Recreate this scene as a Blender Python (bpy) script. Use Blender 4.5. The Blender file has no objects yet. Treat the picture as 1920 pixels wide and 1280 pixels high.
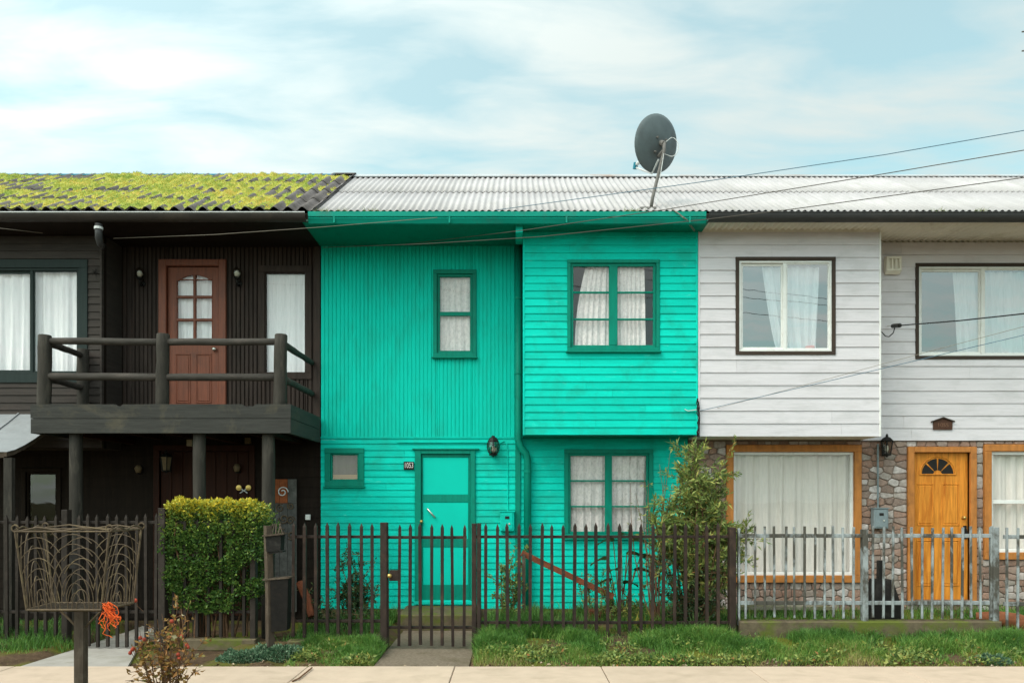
import bpy, math, random
import numpy as np
from mathutils import Vector, Matrix, noise as mnoise
random.seed(7); rng = np.random.default_rng(7)
R = math.radians
S = bpy.context.scene
C = S.collection

# ------------------------------------------------------------------ camera
F, CX, HY, EYE = 1440.0, 960.0, 940.0, 1.6      # focal length in photo pixels, principal point, eye height
cam = bpy.data.cameras.new('camera'); camo = bpy.data.objects.new('camera', cam); C.objects.link(camo)
cam.sensor_width = 36; cam.lens = 36 * F / 1920; cam.shift_y = (HY - 640) / 1920
cam.clip_start = 0.05; cam.clip_end = 3000
camo.location = (0, 0, EYE); camo.rotation_euler = (R(90), 0, 0)
S.camera = camo
# ------------------------------------------------------------------ sky and sun
SUN = Vector((-0.50, -0.40, 0.77)).normalized()
w = bpy.data.worlds.new('World'); S.world = w; w.use_nodes = True
nt = w.node_tree; nt.nodes.clear()
def wn(t, **k):
    n = nt.nodes.new(t)
    for a, b in k.items(): setattr(n, a, b)
    return n
L = nt.links.new
sky = wn('ShaderNodeTexSky', sky_type='NISHITA', sun_disc=False)
sky.sun_elevation = math.asin(SUN.z); sky.sun_rotation = math.atan2(SUN.x, SUN.y)
sky.air_density = 1.0; sky.dust_density = 2.0; sky.ozone_density = 1.0
def wmath(op, a, b=None, clamp=False):
    n = wn('ShaderNodeMath', operation=op); n.use_clamp = clamp
    for i, v in enumerate((a, b)):
        if v is None: continue
        if isinstance(v, (int, float)): n.inputs[i].default_value = v
        else: L(v, n.inputs[i])
    return n.outputs[0]
tc = wn('ShaderNodeTexCoord'); sp = wn('ShaderNodeSeparateXYZ'); L(tc.outputs['Generated'], sp.inputs[0])
den = wmath('ADD', wmath('MAXIMUM', sp.outputs[2], 0.0), 0.16)
cu = wmath('DIVIDE', sp.outputs[0], den); cv = wmath('DIVIDE', sp.outputs[1], den)
cb = wn('ShaderNodeCombineXYZ'); L(wmath('MULTIPLY', cu, 1.15), cb.inputs[0]); L(wmath('MULTIPLY', cv, 2.7), cb.inputs[1])
n1 = wn('ShaderNodeTexNoise'); n1.inputs['Scale'].default_value = 2.3; n1.inputs['Detail'].default_value = 7
n1.inputs['Roughness'].default_value = 0.52; n1.inputs['Distortion'].default_value = 0.35; L(cb.outputs[0], n1.inputs['Vector'])
n2 = wn('ShaderNodeTexNoise'); n2.inputs['Scale'].default_value = 0.7; n2.inputs['Detail'].default_value = 3
L(cb.outputs[0], n2.inputs['Vector'])
cm = wmath('ADD', wmath('MULTIPLY', n1.outputs[0], 0.85), wmath('MULTIPLY', n2.outputs[0], 0.3))
rp = wn('ShaderNodeValToRGB'); L(cm, rp.inputs[0])
rp.color_ramp.elements[0].position = 0.45; rp.color_ramp.elements[0].color = (0.42, 0.42, 0.42, 1)
rp.color_ramp.elements[1].position = 0.70; rp.color_ramp.elements[1].color = (0.95, 0.95, 0.95, 1)
# thin cloud is brighter towards the veiled sun
vd = wn('ShaderNodeVectorMath', operation='DOT_PRODUCT'); L(tc.outputs['Generated'], vd.inputs[0]); vd.inputs[1].default_value = SUN
glow = wmath('POWER', wmath('MAXIMUM', wmath('ADD', wmath('MULTIPLY', vd.outputs['Value'], 0.5), 0.5), 0.0), 3.6)
cl = wn('ShaderNodeMix', data_type='RGBA'); cl.inputs[0].default_value = 1
bright = wmath('ADD', wmath('MULTIPLY', glow, 21.0), 5.7)
cc = wn('ShaderNodeVectorMath', operation='SCALE'); cc.inputs[0].default_value = (1.02, 1.11, 1.07); L(bright, cc.inputs['Scale'])
tint = wn('ShaderNodeVectorMath', operation='MULTIPLY'); L(sky.outputs[0], tint.inputs[0]); tint.inputs[1].default_value = (1.75, 2.85, 2.10)
L(rp.outputs[0], cl.inputs[0]); L(tint.outputs[0], cl.inputs[6]); L(cc.outputs[0], cl.inputs[7])
bg = wn('ShaderNodeBackground'); bg.inputs[1].default_value = 0.1; L(cl.outputs[2], bg.inputs[0])
wo = wn('ShaderNodeOutputWorld'); L(bg.outputs[0], wo.inputs[0])
sl = bpy.data.lights.new('sun', 'SUN'); sl.energy = 1.5; sl.angle = R(24); sl.color = (1.0, 0.86, 0.80)
so = bpy.data.objects.new('sun', sl); C.objects.link(so); so.location = (-6, -8, 20)
so.rotation_euler = SUN.to_track_quat('Z', 'Y').to_euler()
vs = S.view_settings; vs.view_transform = 'Standard'; vs.look = 'None'; vs.gamma = 1; vs.use_curve_mapping = False
vs.exposure = 0.25
S.render.engine = 'CYCLES'

# ------------------------------------------------------------------ helpers
def P(px, py, Y): return Vector(((px - CX) * Y / F, Y, EYE + (HY - py) * Y / F))
def PX(px, Y): return (px - CX) * Y / F
def PZ(py, Y): return EYE + (HY - py) * Y / F

class MB:
    def __init__(s): s.v = []; s.f = []
    def add(s, vs, fs):
        o = len(s.v); s.v += [tuple(p) for p in vs]; s.f += [tuple(i + o for i in f) for f in fs]; return s
    def box(s, x0, x1, y0, y1, z0, z1):
        return s.add([(x0,y0,z0),(x1,y0,z0),(x1,y1,z0),(x0,y1,z0),(x0,y0,z1),(x1,y0,z1),(x1,y1,z1),(x0,y1,z1)],
                     [(0,3,2,1),(4,5,6,7),(0,1,5,4),(1,2,6,5),(2,3,7,6),(3,0,4,7)])
    def cham(s, x0, x1, y0, y1, z0, z1, c=0.004):
        """box whose front (-Y) edges are chamfered"""
        vs = [(x0,y0+c,z0),(x1,y0+c,z0),(x1,y0+c,z1),(x0,y0+c,z1),
              (x0+c,y0,z0+c),(x1-c,y0,z0+c),(x1-c,y0,z1-c),(x0+c,y0,z1-c),
              (x0,y1,z0),(x1,y1,z0),(x1,y1,z1),(x0,y1,z1)]
        fs = [(4,5,6,7),(0,1,5,4),(1,2,6,5),(2,3,7,6),(3,0,4,7),(1,0,8,9),(2,1,9,10),(3,2,10,11),(0,3,11,8),(9,8,11,10)]
        return s.add(vs, fs)
    def prism(s, poly, y0, y1):
        """polygon in x,z (counter-clockwise seen from -Y), extruded along Y"""
        n = len(poly); vs = [(x, y0, z) for x, z in poly] + [(x, y1, z) for x, z in poly]
        return s.add(vs, [tuple(range(n)), tuple(range(2*n-1, n-1, -1))] + [((i+1) % n, i, n+i, n+(i+1) % n) for i in range(n)])
    def prismz(s, poly, z0, z1):
        n = len(poly); vs = [(x, y, z0) for x, y in poly] + [(x, y, z1) for x, y in poly]
        return s.add(vs, [tuple(range(n-1, -1, -1)), tuple(range(n, 2*n))] + [(i, (i+1) % n, n+(i+1) % n, n+i) for i in range(n)])
    def prismx(s, prof, x0, x1):
        """open or closed profile in y,z swept along X (closed)"""
        n = len(prof); vs = [(x0, y, z) for y, z in prof] + [(x1, y, z) for y, z in prof]
        return s.add(vs, [tuple(range(n-1, -1, -1)), tuple(range(n, 2*n))] + [(i, (i+1) % n, n+(i+1) % n, n+i) for i in range(n)])
    def tube(s, pts, r, seg=6, cap=True):
        pts = [Vector(p) for p in pts]; n = len(pts)
        rs = r if isinstance(r, (list, tuple)) else [r] * n
        o = len(s.v); up = None
        for i, p in enumerate(pts):
            d = (pts[min(i+1, n-1)] - pts[max(i-1, 0)])
            d = d.normalized() if d.length > 1e-9 else Vector((0,0,1))
            if up is None: up = Vector((0,0,1)) if abs(d.z) < 0.9 else Vector((1,0,0))
            a = d.cross(up)
            if a.length < 1e-6: a = d.orthogonal()
            a.normalize(); b = a.cross(d).normalized(); up = b
            for k in range(seg):
                t = 2*math.pi*k/seg
                s.v.append(tuple(p + a*math.cos(t)*rs[i] + b*math.sin(t)*rs[i]))
        for i in range(n-1):
            for k in range(seg):
                k2 = (k+1) % seg
                s.f.append((o+i*seg+k, o+i*seg+k2, o+(i+1)*seg+k2, o+(i+1)*seg+k))
        if cap:
            s.f.append(tuple(o+k for k in reversed(range(seg)))); s.f.append(tuple(o+(n-1)*seg+k for k in range(seg)))
        return s
    def lathe(s, c, prof, seg=16, axis='Z'):
        """prof = [(radius, height)] around c"""
        o = len(s.v); c = Vector(c)
        for r, h in prof:
            for k in range(seg):
                t = 2*math.pi*k/seg; u, v = r*math.cos(t), r*math.sin(t)
                d = (u, v, h) if axis == 'Z' else ((u, h, v) if axis == 'Y' else (h, u, v))
                s.v.append(tuple(c + Vector(d)))
        for i in range(len(prof)-1):
            for k in range(seg):
                k2 = (k+1) % seg
                s.f.append((o+i*seg+k, o+i*seg+k2, o+(i+1)*seg+k2, o+(i+1)*seg+k))
        s.f.append(tuple(o+k for k in reversed(range(seg)))); m = o+(len(prof)-1)*seg
        s.f.append(tuple(m+k for k in range(seg)))
        return s
    def mesh(s, name):
        me = bpy.data.meshes.new(name); me.from_pydata(s.v, [], s.f); me.update(); return me
    def build(s, name, mat, parent=None, smooth=False, kind=None):
        return link(name, s.mesh(name), mat, parent, smooth, kind)

def link(name, me, mat, parent=None, smooth=False, kind=None, loc=None):
    if mat is not None and not me.materials: me.materials.append(mat)
    if smooth:
        me.shade_smooth() if hasattr(me, 'shade_smooth') else None
    o = bpy.data.objects.new(name, me); C.objects.link(o)
    if loc is not None: o.location = loc
    if parent is not None: setpar(o, parent)
    if kind: o['kind'] = kind
    return o
def wmat(o):
    m = o.matrix_basis.copy()
    return (wmat(o.parent) @ o.matrix_parent_inverse @ m) if o.parent else m
def setpar(o, p):
    o.parent = p; o.matrix_parent_inverse = wmat(p).inverted()
def tag(o, label, cat, group=None):
    o['label'] = label; o['category'] = cat
    if group: o['group'] = group
    return o
def thing(name, label, cat, loc=(0,0,0), group=None):
    o = bpy.data.objects.new(name, None); C.objects.link(o); o.location = loc; o.empty_display_size = 0.2
    return tag(o, label, cat, group)
def struct(o): o['kind'] = 'structure'; return o
def copy_tree(o, off, parent=None):
    c = o.copy(); C.objects.link(c)
    if parent is None: c.location = Vector(o.location) + Vector(off)
    else: c.parent = parent
    for ch in [k for k in list(C.objects) if k.parent == o]: copy_tree(ch, off, c)
    return c
def cells(x0, x1, z0, z1, ops):
    """the rectangle minus rectangular openings, as rectangles"""
    xs = sorted({x0, x1} | {min(max(v, x0), x1) for o in ops for v in (o[0], o[1])}); out = []
    for a, b in zip(xs, xs[1:]):
        if b - a < 1e-5: continue
        m = (a+b)/2; zz = [(z0, z1)]
        for o in ops:
            if o[0] < m < o[1]:
                nz = []
                for p, q in zz:
                    if o[3] <= p or o[2] >= q: nz.append((p, q)); continue
                    if o[2] > p: nz.append((p, o[2]))
                    if o[3] < q: nz.append((o[3], q))
                zz = nz
        out += [(a, b, p, q) for p, q in zz if q - p > 1e-4]
    return out
def slab(x0, x1, z0, z1, y0, y1, ops=()):
    mb = MB()
    for a, b, p, q in cells(x0, x1, z0, z1, ops): mb.box(a, b, y0, y1, p, q)
    return mb
def boards(parent, mat, x0, x1, z0, z1, Y, pitch, ops=(), t0=0.004, t1=0.011, name='wall_board', jz=0.0015):
    """lapped horizontal boards, one object each, cut round the openings"""
    n = max(1, round((z1-z0)/pitch)); h = (z1-z0)/n
    for i in range(n):
        a0 = z0 + i*h; a1 = a0 + h; mb = MB(); pieces = []; dy = random.uniform(0, 0.002); tl = random.uniform(-jz, jz)
        lift = 0.5*t1
        jt = random.uniform(x0+.4, x1-.4) if (x1-x0 > 1.6 and random.random() < .45) else None
        for xa, xb, za, zb in cells(x0, x1, a0, a1, list(ops) + ([(jt, jt+.002, a0-1, a1+1)] if jt else [])):
            def yf(z, hi=False):
                return Y - t0 - dy - t1*(1-(z-a0)/h)
            zl = za + 0.0012; zh = zb
            sag = lambda x: tl*(x-x0)/(x1-x0)
            ns = max(1, int((xb-xa)/.28)); vs_ = []; wv = lambda x: .0016*mnoise.noise(Vector((x*2.3, i*7.1, Y)))*(1 if za == a0 else 0)
            for k in range(ns+1):
                x = xa+(xb-xa)*k/ns; dz = sag(x)+wv(x); dyy = .0025*mnoise.noise(Vector((x*1.7, i*3.3, 5)))
                vs_ += [(x, yf(za)+dyy, zl+dz), (x, Y, zl+dz), (x, yf(zb)+dyy*.3, zh), (x, Y, zh)]
            fs_ = [(0, 2, 3, 1), (4*ns, 4*ns+1, 4*ns+3, 4*ns+2)]
            for k in range(ns):
                o = 4*k; fs_ += [(o, o+4, o+6, o+2), (o, o+1, o+5, o+4), (o+2, o+6, o+7, o+3), (o+1, o+3, o+7, o+5)]
            mb.add(vs_, fs_)
            pieces.append(((xa, xb, za, zb), mb)); mb = MB()
        done = []
        for rc, m_ in pieces:                       # join only pieces that touch (a board notched round an opening)
            for d in done:
                if any(abs(rc[0]-e[1]) < 1e-6 and min(rc[3], e[3])-max(rc[2], e[2]) > 1e-4 for e in d[0]): d[0].append(rc); d[1].add(m_.v, m_.f); break
            else: done.append([[rc], m_])
        for d in done: d[1].build(name, mat, parent)
def ribs(x0, x1, z0, z1, Y, pitch, depth, ops=(), gap=0.22):
    mb = MB(); n = round((x1-x0)/pitch); p = (x1-x0)/n
    for i in range(n):
        a = x0 + i*p; b = a + p*(1-gap); d = depth*random.uniform(0.8, 1.15)
        for xa, xb, za, zb in cells(a, b, z0, z1, ops):
            c = min(0.006, (xb-xa)*0.3)
            mb.add([(xa,Y,za),(xa+c,Y-d,za),(xb-c,Y-d,za),(xb,Y,za),(xa,Y,zb),(xa+c,Y-d,zb),(xb-c,Y-d,zb),(xb,Y,zb)],
                   [(0,1,5,4),(1,2,6,5),(2,3,7,6),(0,3,2,1),(4,5,6,7)])
    return mb
def npmesh(name, V, quads=None, tris=None, attr=None):
    me = bpy.data.meshes.new(name); V = np.asarray(V, np.float32).reshape(-1, 3)
    nq = 0 if quads is None else len(quads); ntr = 0 if tris is None else len(tris)
    li = np.concatenate([np.asarray(quads, np.int32).ravel() if nq else np.zeros(0, np.int32),
                         np.asarray(tris, np.int32).ravel() if ntr else np.zeros(0, np.int32)])
    me.vertices.add(len(V)); me.vertices.foreach_set('co', V.ravel())
    me.loops.add(len(li)); me.loops.foreach_set('vertex_index', li.astype(np.int32))
    st = np.concatenate([np.arange(nq)*4, nq*4 + np.arange(ntr)*3]).astype(np.int32)
    me.polygons.add(nq+ntr); me.polygons.foreach_set('loop_start', st)
    me.update(calc_edges=True)
    if attr is not None:
        a = me.attributes.new('v', 'FLOAT', 'FACE'); a.data.foreach_set('value', np.asarray(attr, np.float32))
    me.validate(); return me
def unit(a): return a / np.maximum(np.linalg.norm(a, axis=1, keepdims=True), 1e-9)
def leaves(name, pts, dirs, ln, wd, v, mat, parent=None, kind=None, fold=0.25):
    """one folded leaf (two quads halves sharing the midrib) at each point"""
    pts = np.asarray(pts, float); n = len(pts); d = unit(np.asarray(dirs, float))
    rnd = unit(rng.normal(size=(n, 3))); s = unit(np.cross(d, rnd)); u = np.cross(s, d)
    ln = np.broadcast_to(np.asarray(ln, float), (n,))[:, None]; wd = np.broadcast_to(np.asarray(wd, float), (n,))[:, None]
    b = pts; m1 = pts + d*ln*0.45 + s*wd*0.5 + u*wd*fold; m2 = pts + d*ln*0.45 - s*wd*0.5 + u*wd*fold
    mid = pts + d*ln*0.5; tip = pts + d*ln - u*ln*0.12
    V = np.stack([b, m1, tip, m2, mid], 1).reshape(-1, 3); o = (np.arange(n)*5)[:, None]
    q = np.concatenate([o + np.array([[0, 1, 2, 4]]), o + np.array([[0, 4, 2, 3]])])
    me = npmesh(name, V, q, None, np.concatenate([v, v])); return link(name, me, mat, parent, kind=kind)
def blades(pts, h, wd, lean, v, az=None):
    """arrays for grass blades: quad + tip triangle each"""
    n = len(pts); az = rng.uniform(0, 2*np.pi, n) if az is None else az
    d = np.stack([np.cos(az), np.sin(az), np.zeros(n)], 1); s = np.stack([-np.sin(az), np.cos(az), np.zeros(n)], 1)
    tw = rng.uniform(0, 2*np.pi, n); s = s*np.cos(tw)[:, None] + d*np.sin(tw)[:, None]*0.8
    h = h[:, None]; wd = np.broadcast_to(wd, (n,))[:, None]; lean = lean[:, None]; z = np.array([[0, 0, 1.0]])
    m = pts + z*h*0.6 + d*h*lean*0.35; t = pts + z*h*(1-0.25*lean) + d*h*lean
    V = np.stack([pts - s*wd/2, pts + s*wd/2, m + s*wd*0.4, m - s*wd*0.4, t], 1).reshape(-1, 3)
    o = (np.arange(n)*5)[:, None]
    return V, o + np.array([[0, 1, 2, 3]]), o + np.array([[3, 2, 4]]), np.concatenate([v, v])

# ------------------------------------------------------------------ materials
def mk(name):
    m = bpy.data.materials.new(name); m.use_nodes = True; m.node_tree.nodes.clear(); return m, m.node_tree
def N(t, typ, **k):
    n = t.nodes.new(typ)
    for a, b in k.items(): setattr(n, a, b)
    return n
def mixc(t, fac, a, b, blend='MIX'):
    n = N(t, 'ShaderNodeMix', data_type='RGBA', blend_type=blend)
    for i, v in ((0, fac), (6, a), (7, b)):
        if hasattr(v, 'links') or hasattr(v, 'is_linked'): t.links.new(v, n.inputs[i])
        elif isinstance(v, (int, float)): n.inputs[i].default_value = v
        else: n.inputs[i].default_value = (*v, 1)
    return n.outputs[2]
def noise(t, vec, scale, detail=4, rough=0.55, dist=0.0):
    n = N(t, 'ShaderNodeTexNoise'); n.inputs['Scale'].default_value = scale; n.inputs['Detail'].default_value = detail
    n.inputs['Roughness'].default_value = rough; n.inputs['Distortion'].default_value = dist
    if vec is not None: t.links.new(vec, n.inputs['Vector'])
    return n.outputs[0]
def ramp(t, fac, stops, interp='LINEAR'):
    n = N(t, 'ShaderNodeValToRGB'); r = n.color_ramp; r.interpolation = interp
    while len(r.elements) < len(stops): r.elements.new(0.5)
    for e, (p, c) in zip(r.elements, stops):
        e.position = p; e.color = (c, c, c, 1) if isinstance(c, (int, float)) else (*c, 1)
    t.links.new(fac, n.inputs[0]); return n.outputs[0]
def scaled(t, sc):
    g = N(t, 'ShaderNodeNewGeometry'); m = N(t, 'ShaderNodeMapping'); m.inputs['Scale'].default_value = sc
    t.links.new(g.outputs['Position'], m.inputs['Vector']); return m.outputs[0]
def paint(name, col, rough=0.6, var=0.12, grain=(6, 6, 6), gscale=3.0, dirt=None, dirt_amt=0.5, dirt_lo=0.52, dirt_hi=0.7, dscale=2.2,
          dsc=(1, 1, 1), bump=0.15, objvar=0.06, metal=0.0, spec=0.12, dirt2=None, d2=(0.6, 0.75, 9.0, (1, 1, 1))):
    m, t = mk(name); lk = t.links.new
    vec = scaled(t, grain); n = noise(t, vec, gscale, 6, 0.6)
    a = tuple(c*(1-var*1.6) for c in col); b = tuple(min(1, c*(1+var)) for c in col)
    c = mixc(t, ramp(t, n, [(0.25, 0.0), (0.75, 1.0)]), a, b)
    if objvar:
        oi = N(t, 'ShaderNodeObjectInfo'); mr = N(t, 'ShaderNodeMapRange'); lk(oi.outputs['Random'], mr.inputs[0])
        mr.inputs[3].default_value = 1-objvar; mr.inputs[4].default_value = 1+objvar
        hv = N(t, 'ShaderNodeHueSaturation'); lk(mr.outputs[0], hv.inputs['Value']); lk(c, hv.inputs['Color']); c = hv.outputs[0]
    if dirt:
        dn = noise(t, scaled(t, dsc), dscale, 8, 0.65, 0.3)
        f = ramp(t, dn, [(dirt_lo, 0.0), (dirt_hi, dirt_amt)]); c = mixc(t, f, c, dirt)
    if dirt2:
        dn2 = noise(t, scaled(t, d2[3]), d2[2], 6, 0.7); f = ramp(t, dn2, [(d2[0], 0.0), (d2[1], 0.85)]); c = mixc(t, f, c, dirt2)
    bs = N(t, 'ShaderNodeBsdfPrincipled'); lk(c, bs.inputs['Base Color'])
    rn = N(t, 'ShaderNodeMapRange'); lk(n, rn.inputs[0]); rn.inputs[3].default_value = max(0.05, rough-0.12); rn.inputs[4].default_value = min(1, rough+0.12)
    lk(rn.outputs[0], bs.inputs['Roughness'])
    bs.inputs['Metallic'].default_value = metal; bs.inputs['Specular IOR Level'].default_value = spec
    if bump:
        bp = N(t, 'ShaderNodeBump'); bp.inputs['Strength'].default_value = bump; bp.inputs['Distance'].default_value = 0.01
        bn = noise(t, vec, gscale*3.0, 5, 0.65); lk(bn, bp.inputs['Height']); lk(bp.outputs[0], bs.inputs['Normal'])
    o = N(t, 'ShaderNodeOutputMaterial'); lk(bs.outputs[0], o.inputs[0]); return m
def leafmat(name, stops, rough=0.5, trans=0.3):
    m, t = mk(name); lk = t.links.new
    at = N(t, 'ShaderNodeAttribute'); at.attribute_name = 'v'
    c = ramp(t, at.outputs['Fac'], stops)
    bs = N(t, 'ShaderNodeBsdfPrincipled'); lk(c, bs.inputs['Base Color']); bs.inputs['Roughness'].default_value = rough
    bs.inputs['Specular IOR Level'].default_value = 0.3
    tr = N(t, 'ShaderNodeBsdfTranslucent'); lk(c, tr.inputs[0]); mx = N(t, 'ShaderNodeMixShader'); mx.inputs[0].default_value = trans
    lk(bs.outputs[0], mx.inputs[1]); lk(tr.outputs[0], mx.inputs[2])
    o = N(t, 'ShaderNodeOutputMaterial'); lk(mx.outputs[0], o.inputs[0]); return m
def glassmat(name, ior=1.5, tint=(0.98, 0.96, 0.965), base=0.0):
    m, t = mk(name); lk = t.links.new
    tr = N(t, 'ShaderNodeBsdfTransparent'); tr.inputs[0].default_value = (*tint, 1)
    gl = N(t, 'ShaderNodeBsdfGlossy'); gl.inputs['Roughness'].default_value = 0.015
    bp = N(t, 'ShaderNodeBump'); bp.inputs['Strength'].default_value = 0.05; bp.inputs['Distance'].default_value = 0.02
    lk(noise(t, scaled(t, (1, 1, 1)), 2.5, 2), bp.inputs['Height']); lk(bp.outputs[0], gl.inputs['Normal'])
    ge = N(t, 'ShaderNodeNewGeometry'); dt = N(t, 'ShaderNodeVectorMath', operation='DOT_PRODUCT'); lk(ge.outputs['Normal'], dt.inputs[0]); lk(ge.outputs['Incoming'], dt.inputs[1])
    ab = N(t, 'ShaderNodeMath', operation='ABSOLUTE'); lk(dt.outputs['Value'], ab.inputs[0])
    om = N(t, 'ShaderNodeMath', operation='SUBTRACT', use_clamp=True); om.inputs[0].default_value = 1.0; lk(ab.outputs[0], om.inputs[1])
    pw = N(t, 'ShaderNodeMath', operation='POWER'); lk(om.outputs[0], pw.inputs[0]); pw.inputs[1].default_value = 5.0
    f0 = ((ior-1)/(ior+1))**2*1.8 + base
    f = N(t, 'ShaderNodeMath', operation='MULTIPLY_ADD', use_clamp=True); lk(pw.outputs[0], f.inputs[0]); f.inputs[1].default_value = 1-f0; f.inputs[2].default_value = f0
    mx = N(t, 'ShaderNodeMixShader'); lk(f.outputs[0], mx.inputs[0]); lk(tr.outputs[0], mx.inputs[1]); lk(gl.outputs[0], mx.inputs[2])
    o = N(t, 'ShaderNodeOutputMaterial'); lk(mx.outputs[0], o.inputs[0]); return m
def clothmat(name, col, lace=0.0, trans=0.04, sheer=0.0):
    m, t = mk(name); lk = t.links.new
    c = mixc(t, ramp(t, noise(t, scaled(t, (30, 1, 3)), 2, 4), [(0.3, 0.0), (0.7, 1.0)]), tuple(x*0.88 for x in col), col)
    if lace:
        f = ramp(t, noise(t, scaled(t, (1, 0, 0.7)), 28, 4, 0.7), [(0.45, 0.0), (0.62, lace)]); c = mixc(t, f, c, tuple(x*0.45 for x in col))
    bs = N(t, 'ShaderNodeBsdfDiffuse'); lk(c, bs.inputs[0]); tr = N(t, 'ShaderNodeBsdfTranslucent'); lk(c, tr.inputs[0])
    mx = N(t, 'ShaderNodeMixShader'); mx.inputs[0].default_value = trans; lk(bs.outputs[0], mx.inputs[1]); lk(tr.outputs[0], mx.inputs[2])
    out = mx.outputs[0]
    if sheer:
        tp = N(t, 'ShaderNodeBsdfTransparent'); m2 = N(t, 'ShaderNodeMixShader'); m2.inputs[0].default_value = sheer
        lk(out, m2.inputs[1]); lk(tp.outputs[0], m2.inputs[2]); out = m2.outputs[0]
    o = N(t, 'ShaderNodeOutputMaterial'); lk(out, o.inputs[0]); return m

M = {}
HG = (1.2, 1, 14)        # grain stretched along X
VG = (14, 8, 1.2)        # grain stretched along Z
M['green'] = paint('green_paint', (0.001, 0.57, 0.455), 0.75, 0.08, HG, 2.2, dirt=(0.012, 0.34, 0.25), dirt_amt=0.8, dirt_lo=0.48, dirt_hi=0.72, dscale=2.6, dsc=(1, 1, 1.0), bump=0.35, objvar=0.085,
                   dirt2=(0.10, 0.62, 0.52), d2=(0.64, 0.74, 11, (0.5, 1, 2.0)))
M['greenv'] = paint('green_paint_ribbed', (0.001, 0.56, 0.44), 0.7, 0.06, VG, 1.6, dirt=(0.012, 0.33, 0.24), dirt_amt=0.6, dirt_lo=0.47, dirt_hi=0.75, dscale=1.8, dsc=(2.5, 1, 0.7), bump=0.12, objvar=0)
M['trim'] = paint('dark_green_paint', (0.001, 0.225, 0.155), 0.5, 0.12, VG, 2.0, dirt=(0.004, 0.12, 0.085), dirt_amt=0.5, dscale=5, bump=0.15, objvar=0.04)
M['panel'] = paint('door_panel_paint', (0.001, 0.56, 0.44), 0.6, 0.04, (1, 1, 1), 2.0, bump=0.03, objvar=0)
M['gutg'] = paint('green_gutter_paint', (0.004, 0.27, 0.20), 0.5, 0.14, (1, 1, 6), 2.0, dirt=(0.05, 0.14, 0.12), dirt_amt=0.6, dscale=3, bump=0.1, objvar=0.05)
M['white'] = paint('white_board_paint', (0.655, 0.605, 0.635), 0.6, 0.06, (0.8, 1, 18), 2.2, dirt=(0.44, 0.415, 0.42), dirt_amt=0.5, dirt_lo=0.5, dirt_hi=0.72, dscale=3.0, dsc=(0.8, 1, 2.2), bump=0.35, objvar=0.03,
                   dirt2=(0.48, 0.42, 0.36), d2=(0.70, 0.84, 12, (0.5, 1, 2.0)))
M['cream'] = paint('cream_paint', (0.80, 0.74, 0.66), 0.6, 0.06, (1, 1, 1), 3, dirt=(0.5, 0.42, 0.33), dirt_amt=0.45, dscale=3, bump=0.05)
M['pvc'] = paint('white_frame', (0.76, 0.74, 0.72), 0.4, 0.03, (1, 1, 1), 3, bump=0.0, objvar=0, dirt=(0.5, 0.46, 0.4), dirt_amt=0.4, dscale=9)
M['brown'] = paint('dark_brown_trim', (0.055, 0.038, 0.03), 0.5, 0.15, (3, 3, 3), 3, bump=0.05)
M['black'] = paint('black_stained_board', (0.056, 0.045, 0.040), 0.7, 0.2, HG, 2.4, dirt=(0.075, 0.055, 0.048), dirt_amt=0.6, dscale=3, bump=0.3, objvar=0.12)
M['blackv'] = paint('black_stained_rib', (0.048, 0.034, 0.029), 0.7, 0.3, VG, 2.0, dirt=(0.055, 0.033, 0.026), dirt_amt=0.6, dscale=3, dsc=(3, 1, 0.6), bump=0.25, objvar=0)
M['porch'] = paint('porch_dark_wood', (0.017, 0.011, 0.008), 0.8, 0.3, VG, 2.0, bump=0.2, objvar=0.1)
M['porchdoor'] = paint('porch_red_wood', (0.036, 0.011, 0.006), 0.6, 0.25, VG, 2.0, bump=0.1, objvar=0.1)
M['slate'] = paint('slate_green_frame', (0.026, 0.036, 0.034), 0.6, 0.15, VG, 2.0, bump=0.1, objvar=0.03)
M['log'] = paint('dark_log', (0.045, 0.039, 0.033), 0.75, 0.25, (5, 5, 1.2), 3, dirt=(0.10, 0.085, 0.068), dirt_amt=0.7, dscale=4, dsc=(3, 3, 0.7), bump=0.5, objvar=0.1)
M['logh'] = paint('dark_rail_log', (0.058, 0.050, 0.044), 0.75, 0.25, (1.2, 5, 5), 3, dirt=(0.11, 0.085, 0.075), dirt_amt=0.7, dscale=4, dsc=(0.7, 3, 3), bump=0.5, objvar=0.1)
M['fascia'] = paint('balcony_fascia', (0.050, 0.048, 0.044), 0.8, 0.22, HG, 2.5, dirt=(0.105, 0.088, 0.06), dirt_amt=0.7, dirt_lo=0.55, dirt_hi=0.7, dscale=2.0, bump=0.4, objvar=0.06)
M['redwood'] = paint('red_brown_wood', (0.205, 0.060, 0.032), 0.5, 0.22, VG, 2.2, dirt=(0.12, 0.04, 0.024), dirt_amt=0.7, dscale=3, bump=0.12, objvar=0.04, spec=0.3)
M['orange'] = paint('varnished_orange_wood', (0.68, 0.25, 0.035), 0.42, 0.26, (16, 9, 1.1), 2.6, dirt=(0.42, 0.115, 0.014), dirt_amt=0.85, dirt_lo=0.48, dirt_hi=0.66, dscale=2.8, dsc=(7, 5, 0.7), bump=0.08, objvar=0.03)
M['orangefr'] = paint('orange_frame_wood', (0.48, 0.185, 0.05), 0.5, 0.2, (6, 6, 1.5), 2.6, dirt=(0.25, 0.10, 0.035), dirt_amt=0.7, dscale=5, bump=0.12, objvar=0.04)
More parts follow.
